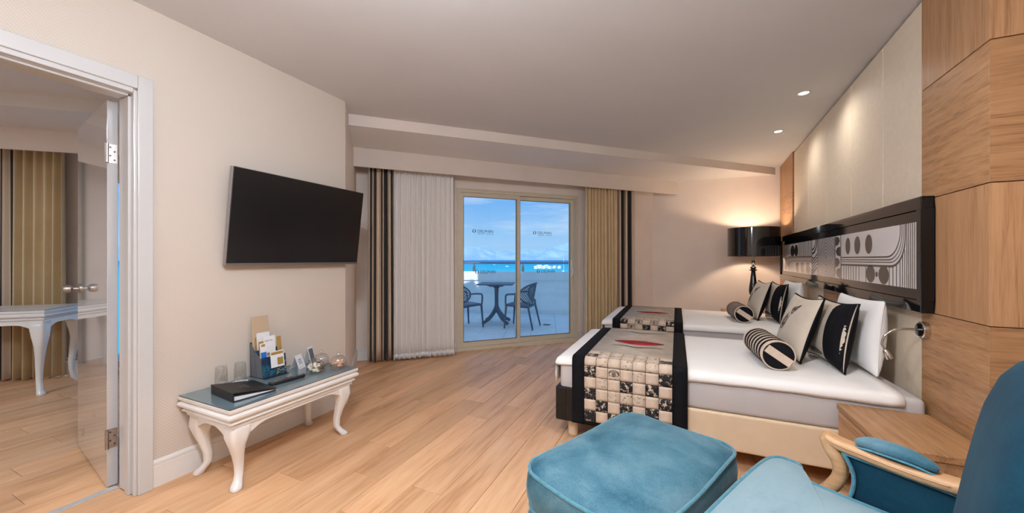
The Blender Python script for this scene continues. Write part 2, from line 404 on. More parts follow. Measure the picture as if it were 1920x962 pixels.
def copy_tree(src, parent=None):
    c = src.copy(); COL.objects.link(c); c.parent = parent
    for ch in list(src.children): copy_tree(ch, c)
    return c

# ================================================================== the setting
LX = -2.615                                   # left wall face
WIN = Frame((-3.60, 3.28), (-.36, 6.46))       # window wall, b points into the room
LAMPW = Frame((-.36, 6.46), (1.40, 6.54))      # short wall behind the standing lamp
RIGHT = Frame((1.40, 6.54), (1.123-.0605*4.2/1.0, 2.08-4.2))  # clad wall; b points out into the room
RET = Frame((LX, 2.266), (-3.60, 3.28))        # return beside the curtain
RW = lambda y: 1.123+(y-2.08)*.0602            # x of the cladding face at y
# which way b points: RIGHT runs towards the camera, its right-hand side is -x (the room)
WT = .16

# floor: slab, then every plank its own piece
bm = bm_(); prism(bm, [(LX-.2,-2.3),(1.5,-2.3),(1.5,6.54),(-.36,6.46),(-3.6,3.28),(LX-.2,2.30)], -.10, -.0125)
floor = struct('floor', bm, M_gap)
PW, PL = .1975, 1.213
joint = {-4: 2.588, -3: 1.862, -2: 1.565, -1: 1.29, 0: 1.595, 1: 2.321, -5: 2.151}
W_a, W_b = -WIN.n.x, -WIN.n.y; W_c = W_a*WIN.o.x+W_b*WIN.o.y
def line_plane(p, q, inside):
    a, b_ = q[1]-p[1], -(q[0]-p[0]); c = a*p[0]+b_*p[1]
    if a*inside[0]+b_*inside[1] > c: a, b_, c = -a, -b_, -c
    k = math.hypot(a, b_); return (a/k, b_/k, c/k)
mid = (-.5, 2.0)
P_win = line_plane((-3.6,3.28), (-.36,6.46), mid)
P_lamp = line_plane((-.36,6.46), (1.40,6.54), mid)
P_right = (1, 0, 1.30)
P_ret = line_plane((LX,2.266), (-3.6,3.28), (-2.0,3.2))
full_mesh = {}
def plank(parent, poly, key=None):
    if len(poly) < 3: return
    xs = [p[0] for p in poly]; ys = [p[1] for p in poly]; cx, cy = (min(xs)+max(xs))/2, (min(ys)+max(ys))/2
    if max(xs)-min(xs) < .004 or max(ys)-min(ys) < .004: return
    if key and key in full_mesh: ob = bpy.data.objects.new('plank', full_mesh[key]); COL.objects.link(ob); ob.parent = parent
    else:
        bm = bm_(); pl = [(x-cx, y-cy) for x, y in poly]
        A = sum(pl[i][0]*pl[(i+1)%len(pl)][1]-pl[(i+1)%len(pl)][0]*pl[i][1] for i in range(len(pl)))
        if A < 0: pl = pl[::-1]
        def inset(d):
            out = []
            for x, y in pl: h = max(abs(x), abs(y), .02); out.append((x-math.copysign(min(d, abs(x)), x), y-math.copysign(min(d, abs(y)), y)))
            return out
        loft(bm, [[(x, y, -.012) for x, y in inset(.0011)], [(x, y, -.0012) for x, y in inset(.0011)], [(x, y, 0) for x, y in inset(.0034)]])
        ob = obj('plank', bm, M_floor, parent)
        if key: full_mesh[key] = ob.data
    ob.location = (cx, cy, 0)
    return ob
x_first = -1.335
for i in range(-12, 14):
    xa, xb = x_first+i*PW, x_first+(i+1)*PW
    if xb < -3.65 or xa > 1.3: continue
    j0 = joint.get(i, random.uniform(0, PL))
    k0 = math.floor((-2.3-j0)/PL)
    for k in range(k0, k0+9):
        y0, y1 = j0+k*PL, j0+(k+1)*PL
        if y1 < -.9 and True: continue
        rect = [(xa, y0), (xb, y0), (xb, y1), (xa, y1)]
        A = clip(rect, [(-1,0,-LX), P_win, P_lamp, P_right, (0,-1,2.2)])
        key = 'f' if A and len(A) == 4 and abs((max(p[0] for p in A)-min(p[0] for p in A))-PW) < 1e-4 and abs((max(p[1] for p in A)-min(p[1] for p in A))-PL) < 1e-4 else None
        if A: plank(floor, A, key)
        Bp = clip(rect, [(1,0,LX), P_win, P_ret])
        if Bp: plank(floor, Bp)
# the back of the room behind the lens, out of frame: one plain board area
bm = bm_(); box(bm, LX, 1.2, -2.3, -1.0, -.02, -.004); struct('floor_entrance', bm, M_floor)

# left wall with the doorway (y .05 to .885, up to 2.105)
DO0, DO1, DOZ = .035, .936, 2.142
bm = bm_()
box(bm, LX-WT, LX, -2.3, DO0, 0, CEIL); box(bm, LX-WT, LX, DO0, DO1, DOZ, CEIL); box(bm, LX-WT, LX, DO1, 2.266, 0, CEIL)
struct('wall_left', bm, M_wall)
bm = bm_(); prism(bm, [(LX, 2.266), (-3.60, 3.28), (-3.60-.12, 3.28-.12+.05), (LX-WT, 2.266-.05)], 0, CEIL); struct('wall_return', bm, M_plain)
# window wall around the sliding door opening
S0, S1, SZ = 1.262, 3.10, 2.205
bm = bm_()
WIN.box(bm, -.05, S0, -.14, 0, 0, CEIL+.2); WIN.box(bm, S1, WIN.len+.02, -.14, 0, 0, CEIL+.2); WIN.box(bm, S0, S1, -.14, 0, SZ, CEIL+.2)
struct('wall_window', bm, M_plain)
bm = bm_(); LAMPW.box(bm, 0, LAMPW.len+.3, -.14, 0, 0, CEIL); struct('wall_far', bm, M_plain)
# right wall behind the cladding, plus the bare wallpapered stretch nearer the camera
bm = bm_()
bx = lambda y: RW(y)+.115
prism(bm, [(bx(-2.3), -2.3), (bx(-2.3)+.25, -2.3), (bx(6.7)+.12, 6.7), (bx(6.7), 6.7)], 0, CEIL)
struct('wall_right', bm, M_wall)
bm = bm_(); box(bm, LX-WT, 1.4, -2.42, -2.3, 0, CEIL); struct('wall_behind', bm, M_wall)
# ceilings
bm = bm_(); prism(bm, [(LX-WT,-2.4),(1.75,-2.4),(1.75,6.95),(1.397,6.602),(-2.804,2.466),(LX-WT,2.2)], CEIL, CEIL+.10)
ceiling = struct('ceiling', bm, M_ceil)
bm = bm_(); prism(bm, [(-2.804,2.466),(1.397,6.602),(1.45,6.75),(-.40,6.62),(-3.75,3.35)], LOW, CEIL+.12); struct('ceiling_step', bm, mat('ceiling_paint_lightened', (.84, .82, .81), .8, var=.02, scale=2))  # ceiling paint in a lighter copy to make up for weak light here
RIS = Frame((-2.804, 2.466), (1.397, 6.602))
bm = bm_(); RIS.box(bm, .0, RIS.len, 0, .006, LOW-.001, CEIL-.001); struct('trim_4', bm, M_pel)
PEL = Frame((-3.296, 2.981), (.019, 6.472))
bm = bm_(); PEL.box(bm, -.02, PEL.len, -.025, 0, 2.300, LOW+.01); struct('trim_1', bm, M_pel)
# skirting boards
def skirting(name, fr, a0, a1, h=.147, t=.016):
    bm = bm_(); prof = [(0,0),(t,0),(t,h-.032),(t*.75,h-.030),(t*.75,h-.024),(t,h-.022),(t*.9,h-.010),(t*.4,h),(0,h)]
    loft(bm, [[fr.pt(a, p[0], p[1]) for p in prof] for a in (a0, a1)]); struct(name, bm, M_white)
LEFTF = Frame((LX, 0), (LX, 2.266)); RETF = Frame((LX, 2.266), (-3.60, 3.28))
skirting('baseboard_left', LEFTF, .985, 2.27)
skirting('baseboard_return', RETF, .0, RETF.len)
skirting('baseboard_window', WIN, .0, S0-.02)
skirting('baseboard_window_right', WIN, S1+.02, WIN.len)
skirting('baseboard_far', LAMPW, .0, LAMPW.len-.05)

# cladding of the right wall: oak boards with level and upright grain, cream padded panels between
def clad_box(bm, y0, y1, z0, z1, t, proud=0.0):
    """box on the clad wall between y0 and y1; the front lies `proud` in front of the cladding face"""
    prism(bm, [(RW(y0)-proud, y0), (RW(y0)-proud+t, y0), (RW(y1)-proud+t, y1), (RW(y1)-proud, y1)], z0, z1)
clad = thing('wall_cladding', None, None); clad['kind'] = 'structure'; clad.name = 'trim_2'
rows = [(0, .983, M_oakH), (.987, 1.551, M_oakV), (1.555, 2.113, M_oakH), (2.117, CEIL-.004, M_oakV)]
for z0, z1, mm in rows:                       # near oak block, its end face towards the camera
    bm = bm_(); clad_box(bm, 2.08, 2.581, z0, z1, .113); obj('oak_panel', bm, mm, clad, bevel=.0015)
for z0, z1, mm in rows:
    bm = bm_(); prism(bm, [(RW(2.08)+.0005, 2.0745), (RW(2.08)+.113, 2.0745), (RW(2.08)+.113, 2.0795), (RW(2.08)+.0005, 2.0795)], z0, z1); obj('oak_end_panel', bm, M_oakE if mm is M_oakH else mm, clad, bevel=.001)
for z0, z1, mm in rows:                       # far oak block
    bm = bm_(); clad_box(bm, 5.655, 6.50, z0, z1, .113); obj('oak_panel', bm, mm, clad, bevel=.0015)
ys = [2.583, 3.088, 3.648, 4.279, 4.951, 5.652]
for a, c in zip(ys, ys[1:]):
    bm = bm_(); prism(bm, [(RW(a)+.016, a+.0015), (RW(a)+.10, a+.0015), (RW(c)+.10, c-.0015), (RW(c)+.016, c-.0015)], .30, CEIL-.011)
    obj('cream_panel', bm, M_cream, clad, bevel=.007, seg=3)
bm = bm_(); clad_box(bm, 3.66, 4.33, .30, .985, .02, -.004); obj('oak_panel', bm, M_oakH, clad, bevel=.0015)   # board behind the table between the beds
bm = bm_(); clad_box(bm, 2.583, 5.652, 0, .298, .09, -.02); obj('plinth_panel', bm, M_oakH, clad)

# ceiling downlights: two in view, the others added out of view as fill light
def downlight(x, y, label, seen=True):
    t = thing('ceiling_downlight', label, 'downlight', (x, y, CEIL), 0, 'recessed ceiling downlights')
    bm = bm_(); lathe(bm, [(.034,-.001),(.036,-.004),(.046,-.004),(.048,0),(.034,.012)], cap=False); obj('trim_ring', bm, M_doorcase, t, smooth=True)
    bm = bm_(); lathe(bm, [(.0345,-.0008),(.0345,.004)], seg=24); obj('lens', bm, M_bulb, t)
    L = bpy.data.lights.new('downlight_bulb', 'SPOT'); L.energy = DOWNLIGHT_W if y > 3 else FILL_DOWNLIGHT_W; L.spot_size = math.radians(165); L.spot_blend = 1.0; L.shadow_soft_size = .05; L.color = WARM
    o_ = bpy.data.objects.new('bulb', L); COL.objects.link(o_); o_.parent = t; o_.location = (0, 0, -.02)
downlight(.952, 3.705, 'round warm ceiling downlight nearer the camera')
downlight(.989, 4.703, 'round warm ceiling downlight farther away towards the window')
for x, y, w_ in ((.25, 1.45, 'above the armchair'), (-2.0, -.9, 'behind the camera by the doorway wall'), (.5, -.9, 'behind the camera by the clad wall')):
    downlight(x, y, 'added round warm fill downlight out of frame '+w_)
t = thing('fill_panel', 'added flat square fill panel behind the camera', 'fill light', (-.75, -.75, CEIL))  # unseen lamp added to fill the room with light
bm = bm_(); box(bm, -.62, .62, -.62, .62, -.05, 0); obj('housing', bm, M_doorcase, t, bevel=.01)
bm = bm_(); box(bm, -.58, .58, -.58, .58, -.056, -.05); obj('diffuser', bm, M_panel_em, t)
L = bpy.data.lights.new('fill_panel_light', 'AREA'); L.energy = FILL_PANEL_W; L.size = 1.15; L.color = SOFT
o_ = bpy.data.objects.new('fill_emitter', L); COL.objects.link(o_); o_.parent = t; o_.location = (0, 0, -.06)

# main fill light: opal globe added unseen above the frame
t = thing('fill_globe', 'added opal fill globe above the camera out of frame', 'fill light', (-.60, .36, 2.15))
bm = bm_(); bmesh.ops.create_uvsphere(bm, u_segments=24, v_segments=14, radius=.16); obj('opal_globe', bm, M_fill_globe, t, smooth=True)
bm = bm_(); tube(bm, [(0,0,.15),(0,0,.45)], .008, 8); lathe(bm, [(.05,.44),(.055,.466),(.02,.467)]); obj('stem', bm, M_chrome, t)

# doorway casing and jamb
door_fr = thing('door_frame', None, None); door_fr['kind'] = 'structure'; door_fr.name = 'door_1'
def casing(bm, y0, y1, z0, z1):
    box(bm, LX-.004, LX+.028, y0, y1, z0, z1)
bm = bm_(); casing(bm, .928, .990, 0, 2.222); box(bm, LX-.004, LX+.016, .915, .929, 0, 2.142); obj('upright_casing', bm, M_doorcase, door_fr, bevel=.004, seg=3)
bm = bm_(); casing(bm, -.07, .0055, 0, 2.222); box(bm, LX-.004, LX+.016, .005, .052, 0, 2.142); obj('upright_casing', bm, M_doorcase, door_fr, bevel=.004, seg=3)
bm = bm_(); box(bm, LX-.004, LX+.028, .0055, .928, 2.152, 2.2215); box(bm, LX-.004, LX+.016, .053, .914, 2.128, 2.153); obj('head_casing', bm, M_doorcase, door_fr, bevel=.004, seg=3)
bm = bm_(); box(bm, LX-WT-.004, LX-.005, .920, .9355, 0, 2.128); box(bm, LX-.075, LX-.03, .909, .9205, 0, 2.117); obj('jamb', bm, M_doorcase, door_fr, bevel=.002)
bm = bm_(); box(bm, LX-WT-.004, LX-.005, .0355, .052, 0, 2.128); obj('jamb', bm, M_doorcase, door_fr, bevel=.002)
bm = bm_(); box(bm, LX-WT-.004, LX-.005, .036, .935, 2.1285, 2.1415); box(bm, LX-.075, LX-.03, .053, .909, 2.117, 2.1285); obj('head_jamb', bm, M_doorcase, door_fr, bevel=.002)
bm = bm_(); box(bm, -2.822, -2.780, .053, .919, -.001, .004); obj('threshold_strip', bm, mat('satin_strip', (.55, .55, .56), .4, .2), door_fr, bevel=.0015)
# open door leaf
DH = Vector((-2.822, .887, 0)); DA = math.atan2(1.012-.890, -3.65+2.825)
door = thing('door_2', None, None, (DH.x, DH.y, 0), DA); door['kind'] = 'structure'
bm = bm_(); box(bm, .004, .832, -.042, 0, .008, 2.122); obj('door_leaf', bm, M_doorleaf, door, bevel=.0025)
for z in (1.83, .27):
    bm = bm_(); box(bm, .001, .0042, -.038, -.004, z-.052, z+.052); tube(bm, [(-.006,.002,z-.052),(-.006,.002,z+.052)], .0075, 10)
    box(bm, -.013, .001, -.001, .0015, z-.052, z+.052)
    hg = obj('hinge', bm, M_nickel, door)
    for dz, dx in ((.034,-.012),(.012,-.028),(-.012,-.012),(-.034,-.028)):
        bm = bm_(); tube(bm, [(.0005,dx,z+dz),(-.0012,dx,z+dz)], .0042, 8); obj('screw', bm, M_gasket, hg)
for s in (1, -1):
    bm = bm_(); yb = 0 if s > 0 else -.042
    rr = [(.030,0),(.030,.006),(.013,.008),(.011,.030),(.016,.036),(.026,.042),(.028,.062),(.024,.074),(0.002,.078)]
    rings = [[(.748+r_*math.cos(2*PI*i/20), yb+s*h_, 1.06+r_*math.sin(2*PI*i/20)) for i in range(20)] for r_, h_ in rr]
    loft(bm, rings); obj('door_knob', bm, M_nickel, door, autos=40)

# sliding balcony door
win = thing('window_1', None, None); win['kind'] = 'structure'
def wframe(name, a0, a1, z0, z1, th, b0, b1, m=M_alu, parent=win, bot=None):
    bm = bm_(); bot = bot or th
    WIN.box(bm, a0, a0+th, b0, b1, z0, z1); WIN.box(bm, a1-th, a1, b0, b1, z0, z1)
    WIN.box(bm, a0+th, a1-th, b0, b1, z1-th, z1); WIN.box(bm, a0+th, a1-th, b0, b1, z0, z0+bot)
    return obj(name, bm, m, parent, bevel=.003)
wframe('outer_frame', S0+.002, S1-.002, .002, SZ-.002, .036, -.11, .004, bot=.05)
bm = bm_()
WIN.box(bm, S0-.012, S0+.006, 0, .012, 0, SZ+.01); WIN.box(bm, S1-.006, S1+.012, 0, .012, 0, SZ+.01); WIN.box(bm, S0-.012, S1+.012, 0, .012, SZ-.004, SZ+.014)
obj('cover_strip', bm, M_alu, win, bevel=.002)
PZ0, PZ1 = .125, 2.072
panes = []
for a0, a1, b0 in ((1.290, 2.178, -.050), (2.135, 3.070, -.095)):
    sash = wframe('sash', a0, a1, .055, SZ-.040, .055, b0, b0+.040, bot=.066)
    bm = bm_(); g0, g1 = a0+.055, a1-.055
    WIN.box(bm, g0, g0+.006, b0+.034, b0+.043, .121, SZ-.095); WIN.box(bm, g1-.006, g1, b0+.034, b0+.043, .121, SZ-.095)
    WIN.box(bm, g0+.006, g1-.006, b0+.034, b0+.043, SZ-.101, SZ-.095); WIN.box(bm, g0+.006, g1-.006, b0+.034, b0+.043, .121, .127)
    obj('gasket', bm, M_gasket, sash)
    bm = bm_(); WIN.box(bm, g0-.004, g1+.004, b0+.016, b0+.024, .118, SZ-.092); obj('pane', bm, M_glass, sash)
    panes.append((g0, g1, b0+.024, sash))
bm = bm_(); WIN.box(bm, 3.022, 3.050, -.055, -.046, .98, 1.24); tube(bm, [WIN.pt(3.042,-.046,1.00), WIN.pt(3.044,-.020,1.03), WIN.pt(3.044,-.014,1.08), WIN.pt(3.042,-.022,1.12), WIN.pt(3.040,-.046,1.14)], .010, 8)
obj('handle', bm, M_white, panes[1][3], autos=50)

# lettering on the panes
def text_mesh(body, size):
    cu = bpy.data.curves.new('t', 'FONT'); cu.body = body; cu.size = size; cu.align_x = 'LEFT'; cu.extrude = .0002
    o_ = bpy.data.objects.new('t', cu); COL.objects.link(o_); bpy.context.view_layer.update()
    me = bpy.data.meshes.new_from_object(o_.evaluated_get(bpy.context.evaluated_depsgraph_get()))
    bpy.data.objects.remove(o_); bpy.data.curves.remove(cu)
    return me
TXT = text_mesh('DELPHIN', .058)
def decal(a, z, b_, parent, sc=1.0):
    me = TXT.copy(); me.name = 'pane_lettering'; me.materials.clear(); me.materials.append(M_decal)
    wdt = max(v.co.x for v in me.vertices)
    for v in me.vertices:
        p = WIN.pt(a+v.co.x*sc, b_+.001+v.co.z, z+v.co.y*sc); v.co = p
    o_ = bpy.data.objects.new('pane_lettering', me); COL.objects.link(o_); o_.parent = parent
    # small crest: a rounded shield with two leaping fish-like curves, and the thin line of small print below
    bm = bm_(); c = WIN.pt; ca, cz = a-.045*sc, z+.021*sc
    for s in (-1, 1):
        pts = [(s*.003,-.026),(s*.020,-.018),(s*.026,.002),(s*.017,.020),(s*.003,.030),(s*.011,.012),(s*.013,-.002),(s*.008,-.014)]
        f = [bm.verts.new(c(ca+p[0]*sc, b_+.0012, cz+p[1]*sc)) for p in pts]; bm.faces.new(f)
    obj('pane_crest', bm, M_decal, parent)
    if z < 1.3: return
    bm = bm_()
    for i in range(14):
        if i in (6,): continue
        WIN.box(bm, a+(.012+i*.0165)*sc, a+(.022+i*.0165)*sc, b_+.0010, b_+.0014, z-.020*sc, z-.013*sc)
    obj('pane_small_print', bm, M_decal, parent)
for (pi, a, z) in ((0, 1.545, 1.622), (0, 1.585, 1.055), (1, 2.475, 1.625), (1, 2.535, 1.05)):
    decal(a, z, panes[pi][2], panes[pi][3], 1.0)

# ================================================================== curtains
def curtain(name, a0, a1, b_, z0, z1, folds, amp, m, label, fr=WIN, seed=1, hem=None, group=None, taper=0.0, cloth=1.7):
    rnd = random.Random(seed); N = folds*10; rows_ = 14; bm = bm_(); uvl = bm.loops.layers.uv.new('UVMap'); V = []
    ph = [rnd.uniform(-.5, .5) for _ in range(folds+2)]; am = [rnd.uniform(.65, 1.25) for _ in range(folds+2)]
    W_ = abs(a1-a0)*cloth
    for r_ in range(rows_+1):
        t_ = r_/rows_; z = z0+(z1-z0)*t_; row = []
        for i in range(N+1):
            u = i/N; k = u*folds; ki = int(k); fk = k-ki
            A_ = am[ki]*(1-fk)+am[ki+1]*fk; p_ = ph[ki]*(1-fk)+ph[ki+1]*fk
            sw = (1-t_)*.25*math.sin(3*u+seed)
            off = amp*A_*math.sin(2*PI*k+p_+sw)*(1-.35*t_)+amp*.16*math.sin(4*PI*k+1.3+p_*2+sw*2)
            mid_ = (a0+a1)/2; a = a0+(a1-a0)*u+.012*math.sin(2*PI*k*1.0+1.1)*(1-t_*.4)
            a = mid_+(a-mid_)*(1+taper*(1-t_))
            row.append((bm.verts.new(fr.pt(a, b_+off, z)), u*W_, t_))
        V.append(row)
    for r_ in range(rows_):
        for i in range(N):
            q = (V[r_][i], V[r_][i+1], V[r_+1][i+1], V[r_+1][i]); f = bm.faces.new([x[0] for x in q])
            for lp, x in zip(f.loops, q): lp[uvl].uv = (x[1], x[2])
    t = thing(name, label, 'curtain', fr.pt((a0+a1)/2, b_, z0), 0, group)
    o_ = obj('cloth', bm, m, t, smooth=True, shift=t.location)
    md = o_.modifiers.new('thickness', 'SOLIDIFY'); md.thickness = .003
    if hem:
        bm = bm_(); hv = []
        for zz in (z0+.002, z0+.065):
            row = []
            for i in range(N+1):
                u = i/N; k = u*folds; ki = int(k); fk = k-ki; A_ = am[ki]*(1-fk)+am[ki+1]*fk; p_ = ph[ki]*(1-fk)+ph[ki+1]*fk; t_ = (zz-z0)/(z1-z0)
                sw = (1-t_)*.25*math.sin(3*u+seed)
                off = amp*A_*math.sin(2*PI*k+p_+sw)*(1-.35*t_)+amp*.16*math.sin(4*PI*k+1.3+p_*2+sw*2)
                mid_ = (a0+a1)/2; a = a0+(a1-a0)*u+.012*math.sin(2*PI*k+1.1)*(1-t_*.4); a = mid_+(a-mid_)*(1+taper*(1-t_))
                row.append(bm.verts.new(fr.pt(a, b_+off+.003, zz)))
            hv.append(row)
        for i in range(N): bm.faces.new((hv[0][i], hv[0][i+1], hv[1][i+1], hv[1][i]))
        h_ = obj('hem', bm, hem, t, smooth=True, shift=t.location)
        md = h_.modifiers.new('thickness', 'SOLIDIFY'); md.thickness = .006; md.offset = 0
    return t
CT = 2.50
curtain('striped_curtain', .14, .41, .19, .02, CT, 4, .040, M_stripe, 'narrow black and beige striped curtain left of the white sheer', seed=3, taper=.06)
curtain('sheer_curtain', .43, 1.16, .20, .02, CT, 12, .025, M_sheer, 'white translucent sheer curtain hanging left of the glass door', seed=5, hem=M_card, taper=.02)
curtain('gold_curtain', 3.14, 3.70, .17, .02, CT, 10, .060, M_gold, 'gathered gold satin curtain right of the glass door', seed=8, taper=.03)
curtain('striped_curtain', 3.745, 4.00, .17, .02, CT, 4, .040, M_stripe, 'narrow black and beige striped curtain right of the gold curtain in the corner', seed=11, cloth=2.4)

# ================================================================== headboard with geometric picture
HB0, HB1, HBZ0, HBZ1 = 2.455, 6.19, .985, 1.562
def hx(y, proud): return RW(y)-proud
hb = thing('headboard', 'long glossy black framed headboard with black and white geometric art', 'headboard', (RW(4.3), 4.3, HBZ0))
def hbox(bm, y0, y1, z0, z1, p0, p1):
    prism(bm, [(hx(y0,p1), y0), (hx(y0,p0), y0), (hx(y1,p0), y1), (hx(y1,p1), y1)], z0, z1)
bm = bm_(); hbox(bm, HB0, HB1, HBZ1-.06, HBZ1, .001, .052); hbox(bm, HB0, HB1, HBZ0, HBZ0+.06, .001, .052)
hbox(bm, HB0, HB0+.045, HBZ0+.06, HBZ1-.06, .001, .052); hbox(bm, HB1-.05, HB1, HBZ0+.06, HBZ1-.06, .001, .052)
obj('frame', bm, M_gloss, hb, bevel=.004, shift=hb.location)
bm = bm_(); hbox(bm, HB0+.04, HB1-.045, HBZ0+.055, HBZ1-.055, .002, .040); obj('mount', bm, M_gloss, hb, shift=hb.location)
AZ0, AZ1 = 1.099, 1.440
PXY = {105:5.989,125:5.801,160:5.501,205:5.161,215:5.092,310:4.522,350:4.321,410:4.055,475:3.806,515:3.668,567:3.506,634:3.319,695:3.168,715:3.121,728:3.092,772:2.998,822:2.899,862:2.825,880:2.793,940:2.692,970:2.645,1060:2.515}
kx = sorted(PXY)
def sy(p):                                     # place along the picture: reading position -> metres along the wall
    if p <= kx[0]: return PXY[kx[0]]
    for a, c in zip(kx, kx[1:]):
        if p <= c: return PXY[a]+(PXY[c]-PXY[a])*(p-a)/(c-a)
    return PXY[kx[-1]]
bm = bm_(); hbox(bm, sy(1060), sy(105), AZ0, AZ1, .030, .0415); obj('art_panel', bm, M_artw, hb, shift=hb.location)
def av(bm, p, t_, pr=.0421): y = sy(p); return bm.verts.new((hx(y, pr), y, AZ0+(AZ1-AZ0)*min(1, max(0, t_))))
bm = bm_()
def quad(p0, t0, p1, t1):
    bm.faces.new([av(bm, *q) for q in ((p0,t0),(p1,t0),(p1,t1),(p0,t1))])
def ell(pc, tc_, rp, rt):
    bm.faces.new([av(bm, pc+rp*math.cos(2*PI*i/28), tc_+rt*math.sin(2*PI*i/28)) for i in range(28)])
def band(pts, w_p, w_t):
    """ribbon along pts [(p,t,nx,nt)] with normal offsets"""
    for (p0,t0,a0,c0), (p1,t1,a1,c1) in zip(pts, pts[1:]):
        bm.faces.new([av(bm, p0, t0), av(bm, p1, t1), av(bm, p1+a1*w_p, t1+c1*w_t), av(bm, p0+a0*w_p, t0+c0*w_t)])
# right wing
for pc, rp in ((567,17),(634,21),(715,25)): ell(pc, .735, rp, .185)
def sweep(t0, p_end, wp, wt, r_p=95, r_t=.42, p_start=517):
    pts = [(p_start, t0, 0, -1), (p_end-r_p, t0, 0, -1)]
    for i in range(1, 13):
        a = PI/2*i/12; pts.append((p_end-r_p+r_p*math.sin(a), t0+r_t*(1-math.cos(a)), math.sin(a), -math.cos(a)))
    pts.append((p_end, 1.0, 1, 0)); band(pts, wp, wt)
sweep(.50, 938, 5, .028); sweep(.445, 950, 4, .020); sweep(.40, 961, 4, .018); sweep(.345, 972, 8, .040, 100, .46)
for p in (520, 538, 556, 572, 588, 606, 625, 645, 695): quad(p-2, 0, p+2, .31)
ell(728, .17, 32, .165); ell(822, .17, 37, .165); ell(772, .17, 9, .05)
for p in (862, 888, 913, 938, 956, 972): quad(p-2.5, 0, p+2.5, .31+max(0, (p-880)/95)**2*.30)
for p in (988, 1002, 1016, 1030, 1044): quad(p-3, 0, p+3, 1)
quad(514, 0, 518, 1)
# leaf column
for i in range(4):
    t0 = i*.25; bm.faces.new([av(bm, 478, t0+.01), av(bm, 496, t0+.03), av(bm, 510, t0+.125), av(bm, 502, t0+.21), av(bm, 478, t0+.235)] if i % 2 else [av(bm, 512, t0+.01), av(bm, 490, t0+.04), av(bm, 480, t0+.14), av(bm, 492, t0+.22), av(bm, 512, t0+.24)])
quad(473, 0, 477, 1)
# nested diamonds
def diamond(k0, k1, pc, ptc, hp, ht, p_lo, p_hi):
    for sx in (-1, 1):
        for st in (-1, 1):
            poly = [(k0*hp, 0), (k1*hp, 0), (0, k1*ht), (0, k0*ht)]
            lim = (p_hi-pc) if sx > 0 else (pc-p_lo)
            poly = clip(poly, [(1, 0, lim), (0, 1, .5)])
            if poly: bm.faces.new([av(bm, pc+sx*x, ptc+st*y) for x, y in poly])
for i in range(11): diamond(.10+i*.30, .22+i*.30, 410, .5, 36, .28, 352, 473)
quad(349, 0, 352, 1)
# left wing (the right wing turned round)
ell(172, .74, 15, .20); ell(198, .74, 12, .20); ell(185, .74, 5, .06)
for p in (218, 230, 242, 254, 266, 278, 290, 302): quad(p-1.6, .56, p+1.6, 1)
for p in (110, 117, 124, 131, 138, 147): quad(p-1.2, .05 if p < 126 else .62, p+1.2, 1)
for k, (t0, p0, w_) in enumerate(((.50, 128, .022), (.44, 136, .018), (.39, 143, .018), (.55, 122, .035))):
    pts = [(308, t0, 0, -1), (p0+28, t0, 0, -1)]
    for i in range(1, 10):
        a = PI/2*i/9; pts.append((p0+28-28*math.sin(a), t0-.22*(1-math.cos(a)), math.sin(a), -math.cos(a)))
    pts.append((p0, 0.02, 1, 0)); band(pts, 2.2, w_)
for pc, rp in ((205,10),(242,11),(283,12)): ell(pc, .18, rp, .165)
quad(308, 0, 311, 1)
for i in range(6): bm.faces.new([av(bm, 312, .02+i*.09), av(bm, 312, .06+i*.09), av(bm, 347, .25+i*.09 if i < 5 else .5), av(bm, 347, .21+i*.09 if i < 5 else .5)])
for r0, r1 in ((.42, .36), (.30, .25)):
    pts0 = [(312+36*r0/.42*math.sin(PI/2*i/10), 1-r0*math.cos(PI/2*i/10)) for i in range(11)]; pts1 = [(312+36*r1/.42*math.sin(PI/2*i/10), 1-r1*math.cos(PI/2*i/10)) for i in range(11)]
    for i in range(10): bm.faces.new([av(bm, *pts0[i]), av(bm, *pts0[i+1]), av(bm, *pts1[i+1]), av(bm, *pts1[i])])
obj('printed_pattern', bm, M_artk, hb, shift=hb.location)

